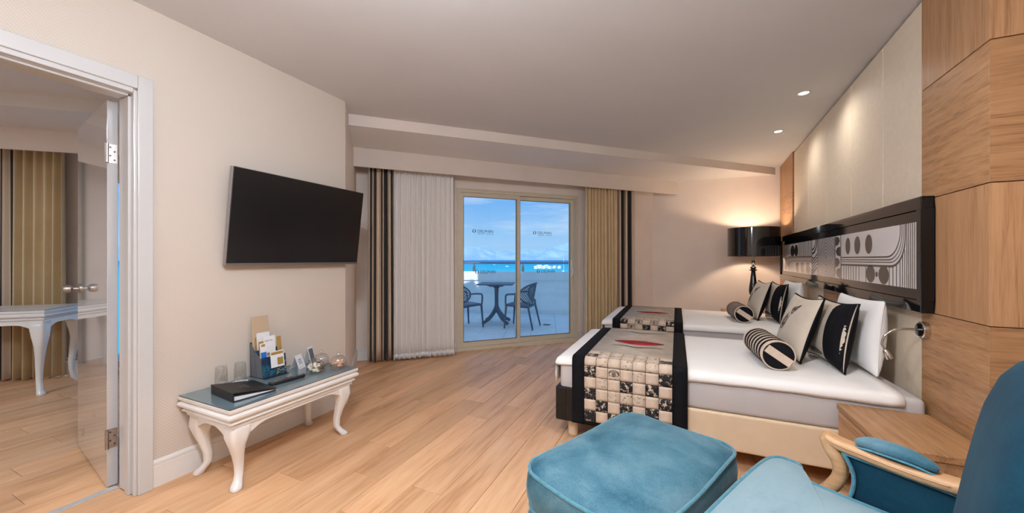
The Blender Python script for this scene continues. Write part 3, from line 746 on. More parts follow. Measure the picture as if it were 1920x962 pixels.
# ================================================================== beds
def soft_box(bm, x0, x1, y0, y1, z0, z1, r, n=4, puff=.0):
    """box with rounded edges, built as stacked rounded outlines"""
    cx, cy = (x0+x1)/2, (y0+y1)/2; rings = []
    st = [(z0, r*.6)]+[(z0+r*.3, r*.15), (z0+r*.8, 0), (z1-r, 0)]+[(z1-r+r*math.sin(PI/2*i/n), r*(1-math.cos(PI/2*i/n))) for i in range(1, n+1)]
    for z, ins in st:
        rings.append([(cx+x, cy+y, z) for x, y in rrect(x1-x0-2*ins, y1-y0-2*ins, max(.012, r*1.2-ins*.7), 5, 0)])
    last = rings[-1]; cxx = (cx, cy)
    for s, dz in ((.75, puff*.6), (.4, puff)):
        rings.append([(cx+(p[0]-cx)*s, cy+(p[1]-cy)*s, z1+dz) for p in last])
    loft(bm, rings)
def make_bed(y0, y1, label):
    xf, xh = -.775, RW(y0)-.012; cy = (y0+y1)/2
    t = thing('single_bed', label, 'bed', (.2, cy, 0), 0, 'twin beds')
    sh = t.location
    bm = bm_(); box(bm, xf+.26, xh, y0, y1, .130, .345); obj('base', bm, M_creamL, t, bevel=.014, seg=3, shift=sh)
    bm = bm_(); box(bm, xf, xf+.255, y0-.008, y1+.008, .128, .362); fb = obj('foot_panel', bm, M_blackL, t, bevel=.012, seg=3, shift=sh)
    bm = bm_(); tube(bm, [(xf+.075, y0-.0085, .135), (xf+.075, y0-.0085, .358)], .0018, 6); obj('seam', bm, M_blackL, fb, shift=sh)
    for lx in (xf+.10, xh-.15):
        for ly in (y0+.10, y1-.10):
            bm = bm_(); lathe(bm, [(.030,0),(.034,.004),(.040,.128)], (lx, ly, 0), 20); obj('leg', bm, M_creamL, t, autos=40, shift=sh)
    bm = bm_(); soft_box(bm, xf+.025, xh-.01, y0+.006, y1-.006, .346, .556, .028); obj('mattress', bm, M_sheet_shade, t, smooth=True, shift=sh)
    # duvet: lies flat, hem hanging a hand's breadth below the edge with a slight wave
    bm = bm_(); N = 40; e0, e1 = xf+.022, xh-.10; prof = []
    def row(x, k):
        wob = .0016*math.sin(k*1.3)+.004*math.sin(k*.25+1)
        return [(x, y0-.006, .512+wob), (x, y0-.010, .530), (x, y0-.006, .552), (x, y0+.010, .567), (x, y0+.035, .574), (x, y0+.15, .578), (x, cy, .581), (x, y1-.15, .578), (x, y1-.035, .574), (x, y1-.010, .567), (x, y1+.006, .552), (x, y1+.010, .530), (x, y1+.006, .512+wob)]
    rings = []
    for i in range(N+1):
        x = e0+(e1-e0)*i/N; r_ = row(x, i)
        drop = 0
        if i == 0:                                   # tucked down over the foot end
            rings.append([(e0-.020, p[1]+(.006 if p[1] < cy else -.006), min(p[2], .40)) for p in r_])
            rings.append([(e0-.024, p[1]+(.004 if p[1] < cy else -.004), min(p[2], .47)) for p in r_])
            rings.append([(e0-.022, p[1]+(.002 if p[1] < cy else -.002), min(p[2], .535)) for p in r_]); r_ = [(e0-.014, p[1], min(p[2], .558)) for p in r_]
        elif i == 1: r_ = [(e0+.008, p[1], p[2]-.006) for p in r_]
        rings.append(r_)
    loft(bm, rings, False, False, False)
    dv = obj('duvet', bm, M_sheet, t, smooth=True, shift=sh); md = dv.modifiers.new('thickness', 'SOLIDIFY'); md.thickness = .008; md.offset = -1
    return t, y0, y1
bed_a = make_bed(2.455, 3.60, 'single bed nearer the camera with cream base and black leather foot')
bed_b = make_bed(4.17, 5.46, 'single bed farther away by the gold curtain with cream base and white duvet')

def make_runner(y0, y1, drop, label):
    XA, XB = -.652, .062; bw = .085
    t = thing('bed_runner', label, 'bed runner', ((XA+XB)/2, (y0+y1)/2, .58), 0, 'patchwork bed runners'); sh = t.location
    top = .587; r = .028; yn = y0-.016; yf = y1+.016
    # path from the hem on the near side, up, over the edge and across to the far side
    path = [(yn-.002, drop), (yn-.001, .35)]
    path = [(yn-.003, drop+(top-r-drop)*i/10) for i in range(11)]
    for i in range(1, 7):
        a = PI/2*i/6; path.append((yn-.003+r*(1-math.cos(a)), top-r+r*math.sin(a)))
    for i in range(1, 13): path.append((yn+r+(yf-yn-2*r)*i/12, top))
    for i in range(1, 5):
        a = PI/2*i/4; path.append((yf-r+r*math.sin(a), top-r*(1-math.cos(a))))
    path.append((yf, top-.20))
    L = [0]
    for p, q in zip(path, path[1:]): L.append(L[-1]+math.hypot(q[0]-p[0], q[1]-p[1]))
    def at(s, off=0):
        s = max(0, min(L[-1], s))
        for i in range(len(L)-1):
            if s <= L[i+1]: break
        f = (s-L[i])/max(1e-9, L[i+1]-L[i]); p, q = path[i], path[i+1]; d = Vector((q[0]-p[0], q[1]-p[1])).normalized(); nn = Vector((-d.y, d.x))
        return p[0]+(q[0]-p[0])*f+nn.x*off, p[1]+(q[1]-p[1])*f+nn.y*off
    def sheet(bm, x0, x1, s0, s1, off, n=None, nx=1):
        n = n or max(1, int((s1-s0)/.02)); R_ = []
        for i in range(n+1):
            y, z = at(s0+(s1-s0)*i/n, off); R_.append([bm.verts.new((x0+(x1-x0)*j/nx, y, z)) for j in range(nx+1)])
        for a, c in zip(R_, R_[1:]):
            for j in range(nx): bm.faces.new((a[j], a[j+1], c[j+1], c[j]))
    S = L[-1]
    bm = bm_(); sheet(bm, XA, XB, 0, S, 0); o_ = obj('backing', bm, M_clothk, t, smooth=True, shift=sh); md = o_.modifiers.new('thickness', 'SOLIDIFY'); md.thickness = .004; md.offset = -1
    for x0, x1 in ((XA, XA+bw), (XB-bw, XB)):
        bm = bm_(); sheet(bm, x0, x1, 0, S, .003); o_ = obj('border', bm, M_clothk, t, smooth=True, shift=sh); md = o_.modifiers.new('thickness', 'SOLIDIFY'); md.thickness = .003; md.offset = -1
    cols = 7; pw = (XB-XA-2*bw)/cols; side = L[10]; rows_ = 8; ph_ = (side-.03+.20)/rows_; s_top = .03+rows_*ph_
    bm = bm_(); sheet(bm, XA+bw, XB-bw, s_top, S, .0035); o_ = obj('printed_panel', bm, M_lines, t, smooth=True, shift=sh); md = o_.modifiers.new('thickness', 'SOLIDIFY'); md.thickness = .003; md.offset = -1
    eyes = [(2, 4), (4, 4), (1, 3), (3, 2)]
    for r_ in range(rows_):
        for c in range(cols):
            x0 = XA+bw+c*pw; s0 = .03+r_*ph_; bm = bm_()
            sheet(bm, x0+.0012, x0+pw-.0012, s0+.0012, s0+ph_-.0012, .0045+random.uniform(0, .0015), 5)
            dark = (r_+c) % 2 == 0
            if r_ >= 5: mm = M_speckb if (dark and 0 < c < cols-1) else (M_speckk if dark else M_beige)
            elif (c, r_) in eyes: mm = M_speckb
            else: mm = (M_speckk if (c in (0, cols-1) or r_ < 2 or (r_*c) % 3 == 0) else M_speckb) if dark else M_beige
            pt = obj('patch', bm, mm, t, smooth=True, shift=sh); md = pt.modifiers.new('thickness', 'SOLIDIFY'); md.thickness = .003; md.offset = -1
            if (c, r_) in eyes:                  # an inked eye: brow arc, lids, iris
                xc, sc_ = x0+pw/2, s0+ph_/2; bm = bm_()
                def q3(u, v): y, z = at(sc_+v, .0085); return bm.verts.new((xc+u, y, z))
                def arc(rx, ry, w_, a0, a1, dv=0):
                    k = 12
                    for i in range(k):
                        a, c_ = a0+(a1-a0)*i/k, a0+(a1-a0)*(i+1)/k
                        bm.faces.new([q3(rx*math.cos(a), dv+ry*math.sin(a)), q3(rx*math.cos(c_), dv+ry*math.sin(c_)), q3((rx-w_)*math.cos(c_), dv+(ry-w_)*math.sin(c_)), q3((rx-w_)*math.cos(a), dv+(ry-w_)*math.sin(a))])
                arc(.034, .021, .005, 0, PI); arc(.034, .016, .003, PI, 2*PI); arc(.014, .013, .005, 0, 2*PI); arc(.006, .006, .0058, 0, 2*PI); arc(.036, .030, .003, .3, PI-.2)
                obj('inked_eye', bm, M_ink, pt, shift=sh)
    # red lips lying on the printed panel, with a dark parting line
    xc, yc = -.272, y0+.575*(y1-y0)/1.145; zt = top+.0045
    def lips(f_up, f_lo, z):
        b2 = bm_(); k = 24; up, lo = [], []
        for i in range(k+1):
            u = -1+2*i/k; up.append(b2.verts.new((xc+.185*u, yc+f_up(u), z))); lo.append(b2.verts.new((xc+.185*u, yc+f_lo(u), z)))
        for i in range(k): b2.faces.new((lo[i], lo[i+1], up[i+1], up[i]))
        return b2
    bow = lambda u: max(0, 1-u*u)**.9*.078*(1+.12*math.cos(2*PI*u))-.018*math.exp(-(u/.13)**2)
    lp = obj('red_lips', lips(bow, lambda u: -max(0, 1-u*u)**.85*.085, zt), M_red, t, shift=sh); md = lp.modifiers.new('thickness', 'SOLIDIFY'); md.thickness = .001
    lp = obj('parting_line', lips(lambda u: .012+.010*math.cos(3*PI*u)*(1-u*u), lambda u: -.010+.010*math.cos(3*PI*u)*(1-u*u), zt+.0012), M_ink, lp, shift=sh)
    k = 20
    for s_, ya in ((1, yc-.165*(y1-y0)/1.145), (1, yc+.40*(y1-y0)/1.145)):
        bm = bm_(); up = [bm.verts.new((xc+.20*(-1+2*i/k), ya+.018*math.sin(3*PI*i/k)+.020*(1-(-1+2*i/k)**2), zt)) for i in range(k+1)]
        lo = [bm.verts.new((xc+.20*(-1+2*i/k), ya+.018*math.sin(3*PI*i/k)-.006*(1-(-1+2*i/k)**2), zt)) for i in range(k+1)]
        for i in range(k): bm.faces.new((lo[i], lo[i+1], up[i+1], up[i]))
        obj('inked_shadow', bm, M_ink, t, shift=sh)
    return t
make_runner(2.455, 3.60, .135, 'black bordered patchwork runner with red lips on the nearer bed')
make_runner(4.17, 5.46, .30, 'black bordered patchwork runner with red lips on the farther bed')

# ------------------------------------------------------------------ pillows and cushions
def pil(u, v, w, h, t_, side, pw=.42, pinch=.07):
    x = w/2*u*(1-pinch*(1-v*v)); z = h/2*v*(1-pinch*(1-u*u)); y = side*t_/2*max(0, (1-u*u)*(1-v*v))**pw
    return Vector((x, y, z))
def pillow_half(w, h, t_, side, n=16, pw=.42, pinch=.07, u0=-1, u1=1):
    bm = bm_(); f = lambda k: math.sin(PI/2*k)
    V = [[bm.verts.new(pil(f(u0+(u1-u0)*i/n), f(-1+2*j/n), w, h, t_, side, pw, pinch)) for j in range(n+1)] for i in range(n+1)]
    for i in range(n):
        for j in range(n): bm.faces.new((V[i][j], V[i+1][j], V[i+1][j+1], V[i][j+1]))
    return bm
def place(t, x, y, z, rz, lean):
    t.location = (x, y, z); t.rotation_euler = Euler((lean, 0, rz), 'XYZ')
def white_pillow(x, y, z, lean, label, w=.60, h=.43):
    t = thing('pillow', label, 'pillow', group='white bed pillows')
    place(t, x, y, z, PI/2*3, lean)
    bm = pillow_half(w, h, .17, 1); bm2 = pillow_half(w, h, .15, -1)
    me = bpy.data.meshes.new('tmp'); bm2.to_mesh(me); bm2.free(); bm.from_mesh(me)
    bmesh.ops.translate(bm, verts=bm.verts, vec=(0, 0, h/2)); obj('pillow_case', bm, M_sheet, t, smooth=True)
    bm = bm_(); k = 60; pts = []
    for i in range(k):
        a = 2*PI*i/k; u = max(-1, min(1, 1.42*math.cos(a))); v = max(-1, min(1, 1.42*math.sin(a))); p = pil(u, v, w, h, .1, 1); pts.append(p+Vector((0, 0, h/2)))
    tube(bm, pts, .004, 6, True); obj('seam', bm, M_sheet, t, smooth=True)
def cushion(x, y, z, rz, lean, label, eye, w=.46, h=.44):
    PN = .11
    """printed front (local -y side), black back"""
    t = thing('square_cushion', label, 'cushion', group='printed cushions'); place(t, x, y, z, rz, lean)
    up = Vector((0, 0, h/2))
    bm = pillow_half(w, h, .14, -1, pinch=PN); bmesh.ops.translate(bm, verts=bm.verts, vec=up); fr = obj('front_cover', bm, M_lines2, t, smooth=True)
    bm = pillow_half(w, h, .13, 1, pinch=PN); bmesh.ops.translate(bm, verts=bm.verts, vec=up); obj('back_cover', bm, M_clothk, t, smooth=True)
    bm = bm_(); pts = []
    for i in range(64):
        a = 2*PI*i/64; u = max(-1, min(1, 1.42*math.cos(a))); v = max(-1, min(1, 1.42*math.sin(a))); p = pil(u, v, w, h, .1, 1, pinch=PN); pts.append(p+up)
    tube(bm, pts, .006, 6, True); obj('black_edging', bm, M_clothk, t, smooth=True)
    def on(u, v, k=.0025): p = pil(u, v, w, h, .14, -1, pinch=PN); return p+up+Vector((0, -k, 0))
    bm = bm_()
    def blob(uc, vc, ru, rv, rot=0, k=20, inner=0):
        o_ = []; i_ = []
        for i in range(k):
            a = 2*PI*i/k; x_, y_ = ru*math.cos(a), rv*math.sin(a); X, Y = x_*math.cos(rot)-y_*math.sin(rot), x_*math.sin(rot)+y_*math.cos(rot)
            o_.append(bm.verts.new(on(uc+X, vc+Y))); i_.append(bm.verts.new(on(uc+X*inner, vc+Y*inner)))
        for i in range(k): bm.faces.new((o_[i], o_[(i+1)%k], i_[(i+1)%k], i_[i]))
        if inner < .01: pass
    if eye:
        blob(.16, .55, .16, .10, .35, inner=.02); blob(.26, .62, .18, .05, .6, inner=.02); blob(.12, .46, .08, .13, .2, inner=.02)
        blob(-.22, -.02, .30, .15, 1.0, inner=.80); blob(-.24, -.06, .09, .11, .8, inner=.02); blob(-.22, .10, .34, .04, 1.1, inner=.02); blob(-.08, .04, .28, .022, 1.2, inner=.02)
    else:
        blob(.55, .72, .22, .14, -.5, inner=.02); blob(-.2, -.78, .5, .10, .0, inner=.02)
    tag(obj('inked_print', bm, M_inkh, fr, smooth=True), kind='stuff')
    if not eye:                                    # broad black band down one side of the rear cushion
        bm = bm_(); n = 18; V = []
        for i in range(5):
            u = .40+.598*i/4; V.append([bm.verts.new(on(u, -.99+1.98*j/n, .007)) for j in range(n+1)])
        for i in range(4):
            for j in range(n): bm.faces.new((V[i][j], V[i+1][j], V[i+1][j+1], V[i][j+1]))
        obj('black_band', bm, M_clothk, t, smooth=True)
def bolster(x, y, z, rz, label, L_=.46, r=.088):
    t = thing('bolster', label, 'cushion', (x, y, z), rz, 'striped bolsters')
    def ring(yy, rad, k=28): return [(rad*math.cos(2*PI*i/k), yy, r+rad*math.sin(2*PI*i/k)) for i in range(k)]
    bm = bm_(); loft(bm, [ring(-L_/2, r*.93), ring(-L_/2+.01, r*.985), ring(0, r), ring(L_/2-.01, r*.985), ring(L_/2, r*.93)]); obj('body', bm, M_beige, t, autos=50)
    n = 7
    for i in range(n):
        y0 = -L_/2+.035+i*(L_-.045)/n; bm = bm_(); loft(bm, [ring(y0, r*.99), ring(y0+.002, r*1.012), ring(y0+.029, r*1.012), ring(y0+.031, r*.99)], False, False); obj('stripe', bm, M_clothk, t, autos=60)
    for s in (-1, 1):
        bm = bm_(); tube(bm, [(p[0], s*(L_/2-.004), p[2]) for p in ring(0, r*.965)], .0055, 6, True); obj('piping', bm, M_beige, t, smooth=True)
        bm = bm_(); loft(bm, [ring(s*(L_/2-.002), r*.93), ring(s*(L_/2+.004), r*.9), ring(s*(L_/2+.008), r*.5)]); cp = obj('end_cap', bm, M_clothk, t, smooth=True)
        bm = bm_(); k = 10
        # beige band across the cap, slanting
        ca, sa = math.cos(-.62), math.sin(-.62); pts = []
        for e_ in (-1, 1):
            for q in ((-1, 1) if e_ < 0 else (1, -1)):
                u_, v_ = q*r*.86, e_*r*.27; pts.append((u_*ca-v_*sa, s*(L_/2+.0095), r+u_*sa+v_*ca))
        bm.faces.new([bm.verts.new(p) for p in pts]); o_ = obj('beige_band', bm, M_beige, cp); md = o_.modifiers.new('thickness', 'SOLIDIFY'); md.thickness = .003; md.offset = 0
def dress_bed(cy, near, dx=0):
    s = 'nearer' if near else 'farther'
    white_pillow(1.035+dx, cy, .583, -.07, 'white pillow leaning on the wall at the head of the %s bed' % s)
    cushion(.872+dx, cy-.05, .588, -PI/2+.05, -.16, 'beige cushion with black side band behind the eye cushion on the %s bed' % s, False, .54, .41)
    cushion(.695+dx, cy+.05, .590, -PI/2+.10, -.30, 'beige cushion printed with an eye in front on the %s bed' % s, True, .43, .43)
    bolster(.545+dx, cy-.14, .583, .06, 'black and beige striped bolster lying on the %s bed' % s)
dress_bed(3.02, True)
dress_bed(4.86, False, .09)

# ================================================================== bedside tables
def nightstand(x0, x1a, y0, y1, z0, z1, label, drawer_side='left'):
    t = thing('bedside_table', label, 'bedside table', ((x0+x1a)/2, (y0+y1)/2, z0)); sh = t.location
    xr = min(RW(y0), RW(y1))-.004
    bm = bm_(); box(bm, x0, xr, y0, y1, z1-.028, z1); obj('top', bm, M_oakH, t, bevel=.0025, shift=sh)
    bm = bm_(); box(bm, x0+.022, xr, y0+.008, y1-.008, z0, z1-.030); obj('carcass', bm, M_oakH, t, bevel=.002, shift=sh)
    bm = bm_(); box(bm, x0+.003, x0+.020, y0+.012, y1-.012, z0+.004, z1-.034); obj('drawer_front', bm, M_oakH, t, bevel=.002, shift=sh)
    return t
nightstand(.765, 1.12, 1.95, 2.437, .33, .497, 'oak wall-hung bedside table beside the nearer bed and the armchair')
nightstand(.80, 1.2, 3.635, 4.145, .30, .497, 'oak wall-hung bedside table between the two beds')
nightstand(.62, 1.36, 5.60, 6.42, .33, .497, 'oak wall-hung bedside table under the black lamp beyond the farther bed')

# black table lamp
t = thing('table_lamp', 'black lamp with glossy drum shade and turned stem by the far wall', 'lamp', (.985, 6.06, .497))
bm = bm_(); lathe(bm, [(.11,0),(.115,.012),(.10,.03),(.05,.05),(.035,.075),(.055,.10),(.045,.12),(.03,.14)]); obj('base', bm, M_blackw, t, autos=50)
bm = bm_(); lathe(bm, [(.028,.14),(.045,.16),(.048,.175),(.030,.19),(.040,.215),(.030,.235),(.048,.27),(.055,.31),(.052,.36),(.040,.44),(.032,.52),(.026,.575),(.028,.585)]); obj('stem', bm, M_blackw, t, autos=50)
bm = bm_(); lathe(bm, [(.020,.585),(.048,.60),(.050,.608),(.025,.618),(.038,.632),(.038,.642),(.022,.655),(.018,.74)]); obj('collar', bm, M_blackw, t, autos=50)
SZ0, SZ1, SR = .800, 1.190, .315
bm = bm_(); k = 48; R_ = [[(r_*math.cos(2*PI*i/k), r_*math.sin(2*PI*i/k), z) for i in range(k)] for r_, z in ((SR,SZ0),(SR,SZ1),(SR-.004,SZ1),(SR-.004,SZ0))]
loft(bm, R_+[R_[0]], False, False); sd = obj('shade', bm, M_shade, t, autos=40)
bm = bm_()
for z in (SZ0, SZ1): tube(bm, [(SR*math.cos(2*PI*i/k), SR*math.sin(2*PI*i/k), z) for i in range(k)], .004, 6, True)
obj('rim', bm, M_blackw, sd, smooth=True)
bm = bm_()
for i in range(3): tube(bm, [(.02*math.cos(i*2.1), .02*math.sin(i*2.1), SZ0+.05), (SR*math.cos(i*2.1), SR*math.sin(i*2.1), SZ0+.05)], .003, 6)
obj('shade_carrier', bm, M_silver, t)
bm = bm_(); tube(bm, [(0,0,.74), (0,0,.90)], .010, 8); tube(bm, [(0,0,.88),(0,0,.93)], .018, 10); obj('socket', bm, M_silver, t)
bm = bm_(); bmesh.ops.create_uvsphere(bm, u_segments=16, v_segments=10, radius=.032); bmesh.ops.translate(bm, verts=bm.verts, vec=(0,0,.965)); obj('bulb', bm, M_bulb2, t, smooth=True)
L = bpy.data.lights.new('lamp_bulb', 'POINT'); L.energy = BEDSIDE_W; L.shadow_soft_size = .05; L.color = (1, .74, .52)
o_ = bpy.data.objects.new('bulb_light', L); COL.objects.link(o_); o_.parent = t; o_.location = (0, 0, 1.05)

# gooseneck reading lamp
t = thing('reading_lamp', 'chrome gooseneck reading lamp on the oak panel beside the nearer bed', 'lamp', (RW(2.53), 2.53, .893))
bm = bm_(); rings = [[(-h_, r_*math.cos(2*PI*i/28), r_*math.sin(2*PI*i/28)) for i in range(28)] for r_, h_ in ((.040,0),(.042,.004),(.042,.024),(.038,.028),(.010,.029))]
loft(bm, rings); obj('wall_plate', bm, M_chrome, t, autos=40)
bm = bm_(); rings = [[(-h_, r_*math.cos(2*PI*i/24), r_*math.sin(2*PI*i/24)) for i in range(24)] for r_, h_ in ((.033,.0285),(.033,.031),(.004,.0312))]
loft(bm, rings); obj('switch', bm, M_gloss, t, autos=40)
neck = curve_pts([(-.028,0,0),(-.07,.0,.0),(-.12,.0,-.008),(-.158,.0,-.04),(-.170,.0,-.085),(-.160,-.004,-.115)], 8)
bm = bm_(); tube(bm, neck, .0055, 10); obj('gooseneck', bm, M_chrome, t, smooth=True)
bm = bm_(); tube(bm, [(-.161,-.004,-.112),(-.158,-.005,-.120),(-.146,-.008,-.150),(-.143,-.009,-.158)], [.007,.012,.015,.015], 14); obj('lamp_head', bm, M_chrome, t, autos=50)

# ================================================================== television
t = thing('television', 'large black flat screen television mounted on the beige wall', 'television', (LX, 1.827, 1.52))
tilt = math.radians(7.5)
tv = Matrix.Translation((.093, 0, 0)) @ Matrix.Rotation(tilt, 4, 'Y')
def tvbox(name, x0, x1, y0, y1, z0, z1, m, bev=.002, parent=t):
    bm = bm_(); box(bm, x0, x1, y0, y1, z0, z1); bmesh.ops.transform(bm, matrix=tv, verts=bm.verts); return obj(name, bm, m, parent, bevel=bev)
HW, HH = .508, .308
tvbox('casing', -.022, .010, -HW, HW, -HH, HH, M_tvbez, .003)
tvbox('screen', .0102, .0118, -HW+.006, HW-.006, -HH+.016, HH-.006, M_tvscreen, 0)
tvbox('bottom_bar', .0102, .0135, -HW, HW, -HH-.002, -HH+.013, M_silver, .001)
tvbox('side_edge', -.020, .0105, -HW-.003, -HW, -HH, HH, M_silver, .001)
tvbox('back_bulge', -.045, -.022, -.34, .34, -.24, .10, M_tvbez, .008)
bm = bm_(); box(bm, .001, .012, -.16, .16, -.14, .14); box(bm, .012, .034, -.10, -.07, -.12, .10); box(bm, .012, .034, .07, .10, -.12, .10); obj('wall_bracket', bm, M_tvbez, t, bevel=.002)

# ================================================================== console tables with cabriole legs
def cabriole(sx, sy_, top, foot_x, foot_y, s=1.0):
    """curved leg: knee bulging outwards, ankle drawn in, foot turned out; local to its corner"""
    k = top/.36
    st = [(.000,.000,top,.052),(.002,.002,top-.03*k,.052),(.010,.010,top-.07*k,.046),(.008,.008,top-.12*k,.036),(-.004,-.004,top-.18*k,.027),(-.014,-.014,top-.24*k,.0215),(-.014,-.014,top-.29*k,.019),(-.002,-.002,.042,.020),(.012,.012,.022,.025),(.018,.018,.008,.025),(.018,.018,0,.022)]
    rings = []
    for ox, oy, z, h in st:
        h *= s; cx, cy = foot_x+sx*ox*s, foot_y+sy_*oy*s
        rings.append([(cx+h*x, cy+h*y, z) for x, y in rrect(2, 2, .75 if z < top*.75 else .45, 4)])
    bm = bm_(); loft(bm, rings); return bm
def console(label, loc, rz, w, d, h, leg_in, top_m, group=None, s=1.0, overhang=.03):
    """w along local y, d along local x; glass on top"""
    t = thing('console_table', label, 'table', loc, rz, group)
    X, Y = d/2, w/2
    bm = bm_(); prof = [(-.10, h-.115), (-.028, h-.115), (-.028, h-.095), (-.020, h-.092), (-.010, h-.088), (-.020, h-.078), (-.022, h-.070), (-.004, h-.066), (.004, h-.056), (.004, h-.046), (-.004, h-.038), (-.012, h-.034), (-.012, h-.030), (-.002, h-.026), (0, h-.022), (0, h-.006), (-.003, h-.0042), (-.10, h-.0042)]
    rings = [[(x*1.0, y*1.0, z) for x, y in [(-X-o_, -Y-o_), (X+o_, -Y-o_), (X+o_, Y+o_), (-X-o_, Y+o_)]] for o_, z in prof]
    loft(bm, rings); obj('moulded_top', bm, M_white, t, autos=35)
    bm = bm_(); box(bm, -X+.003, X-.003, -Y+.003, Y-.003, h-.004, h); obj('glass_top', bm, top_m, t, bevel=.0012)
    bm = bm_(); box(bm, -X+.0015, X-.0015, -Y+.0015, Y-.0015, h-.0043, h-.0012); obj('glass_edge', bm, M_gasket, t)
    # shaped aprons between the legs
    def apron(p0, p1, inward):
        bm = bm_(); k = 28; up, lo = [], []
        for i in range(k+1):
            u = i/k; e_ = min(u, 1-u)*2; L_ = math.dist(p0, p1); dd = min(u, 1-u)*L_
            drop = .022+.062*max(0, 1-dd/.13)**1.6
            x, y = p0[0]+(p1[0]-p0[0])*u, p0[1]+(p1[1]-p0[1])*u
            up.append((x, y, h-.113)); lo.append((x, y, h-.113-drop))
        V0 = [bm.verts.new(p) for p in up]; V1 = [bm.verts.new(p) for p in lo]
        W0 = [bm.verts.new((p[0]+inward[0], p[1]+inward[1], p[2])) for p in up]; W1 = [bm.verts.new((p[0]+inward[0], p[1]+inward[1], p[2])) for p in lo]
        for i in range(k):
            bm.faces.new((V0[i], V0[i+1], V1[i+1], V1[i])); bm.faces.new((W0[i], W1[i], W1[i+1], W0[i+1])); bm.faces.new((V1[i], V1[i+1], W1[i+1], W1[i]))
        obj('apron', bm, M_white, t, autos=50)
    lx, ly = X-leg_in, Y-leg_in; a = .048*s
    apron((lx+a, -ly), (lx+a, ly), (-.018, 0)); apron((-lx-a, -ly), (-lx-a, ly), (.018, 0)); apron((-lx, ly+a), (lx, ly+a), (0, -.018)); apron((-lx, -ly-a), (lx, -ly-a), (0, .018))
    for sx in (-1, 1):
        for sy_ in (-1, 1): obj('leg', cabriole(sx, sy_, h-.112, sx*lx, sy_*ly, s), M_white, t, smooth=True)
    return t
CX_, CY_ = -2.352, 1.517
console('low white console table with curved legs and blue-grey glass top', (CX_, CY_, 0), 0, .83, .50, .47, .085, M_glasstop)

# ------------------------------------------------------------------ things on the console
TZ = .4705
def drinking_glass(x, y, label):
    t = thing('drinking_glass', label, 'glass', (x, y, TZ), 0, 'upturned glasses')
    bm = bm_(); lathe(bm, [(.0395,0),(.041,.002),(.041,.004),(.039,.006)], seg=28); obj('paper_coaster', bm, M_card, t, smooth=True)
    bm = bm_(); prof = [(.033,.0065),(.0325,.07),(.030,.122),(.027,.128),(.012,.130)]; prof2 = [(.010,.121),(.0255,.119),(.0285,.112),(.0305,.07),(.031,.0065)]
    lathe(bm, prof+prof2, seg=32, cap=False); obj('tumbler', bm, M_tumbler, t, smooth=True)
drinking_glass(-2.535, 1.285, 'upturned clear drinking glass at the left end of the console')
drinking_glass(-2.525, 1.385, 'upturned clear drinking glass beside the brochure stand')
# black folder
t = thing('guest_folder', 'black leather ring folder lying on the console', 'folder', (-2.315, 1.285, TZ), math.radians(-6))
bm = bm_(); V = [(-.135,-.105,0),(.135,-.105,0),(.135,.115,0),(-.135,.115,0)]
box(bm, -.135, .135, -.105, .115, .0005, .0045); obj('back_cover', bm, M_plast, t, bevel=.001)
bm = bm_(); prism(bm, [(-.135,-.105),(.135,-.105),(.135,-.100),(-.135,-.100)], .0005, .048); obj('spine', bm, M_blackL, t, bevel=.002)
bm = bm_(); P4 = [(-.137,-.107,.048),(.137,-.107,.048),(.137,.120,.010),(-.137,.120,.010)]; lo = [bm.verts.new(p) for p in P4]; hi = [bm.verts.new((p[0],p[1],p[2]+.005)) for p in P4]
bm.faces.new(lo[::-1]); bm.faces.new(hi)
for i in range(4): bm.faces.new((lo[i], lo[(i+1)%4], hi[(i+1)%4], hi[i]))
cv = obj('front_cover', bm, M_blackL, t, bevel=.002)
bm = bm_()
for i, (w_, yy) in enumerate(((.045, -.015), (.075, .012))):
    zz = lambda y: .0535-(y+.107)*(.038/.227)
    bm.faces.new([bm.verts.new(p) for p in ((-w_/2, yy, zz(yy)), (w_/2, yy, zz(yy)), (w_/2, yy+.008, zz(yy+.008)), (-w_/2, yy+.008, zz(yy+.008)))])
obj('embossed_mark', bm, M_btn, cv)
bm = bm_(); P4 = [(-.125,-.095,.006),(.128,-.095,.006),(.128,.108,.005),(-.125,.108,.005)]; P5 = [(-.125,-.095,.026),(.128,-.095,.026),(.128,.108,.009),(-.125,.108,.009)]
lo = [bm.verts.new(p) for p in P4]; hi = [bm.verts.new(p) for p in P5]; bm.faces.new(lo[::-1]); bm.faces.new(hi)
for i in range(4): bm.faces.new((lo[i], lo[(i+1)%4], hi[(i+1)%4], hi[i]))
obj('paper_block', bm, M_card, t)
# remote control
t = thing('remote_control', 'black television remote control lying near the console edge', 'remote', (-2.272, 1.522, TZ), math.radians(-6))
bm = bm_(); rings = [[(x, y, z) for x, y in rrect(.046*s_, .215*s2, .012, 4)] for z, s_, s2 in ((0,.86,.97),(.006,1,1),(.016,1,1),(.020,.9,.985))]; loft(bm, rings); obj('body', bm, M_plast, t, autos=40)
for i in range(10):
    for j in (-1, 0, 1):
        if i == 5: continue
        bm = bm_(); lathe(bm, [(.0042,.0198),(.0042,.0218),(.003,.0225)], (j*.012, -.09+i*.017, 0), 10)
        obj('button', bm, M_red if (i == 0 and j == 0) or (i == 4 and j == 1) else M_btn, t, smooth=True)
bm = bm_(); lathe(bm, [(.012,.0198),(.012,.0222),(.009,.0230)], (0, .082, 0), 18); obj('dial', bm, M_silver, t, smooth=True)
# brochure stand
BR = math.radians(0)
t = thing('brochure_stand', 'stepped black and navy brochure stand on the console', 'brochure stand', (-2.505, 1.555, TZ), BR)
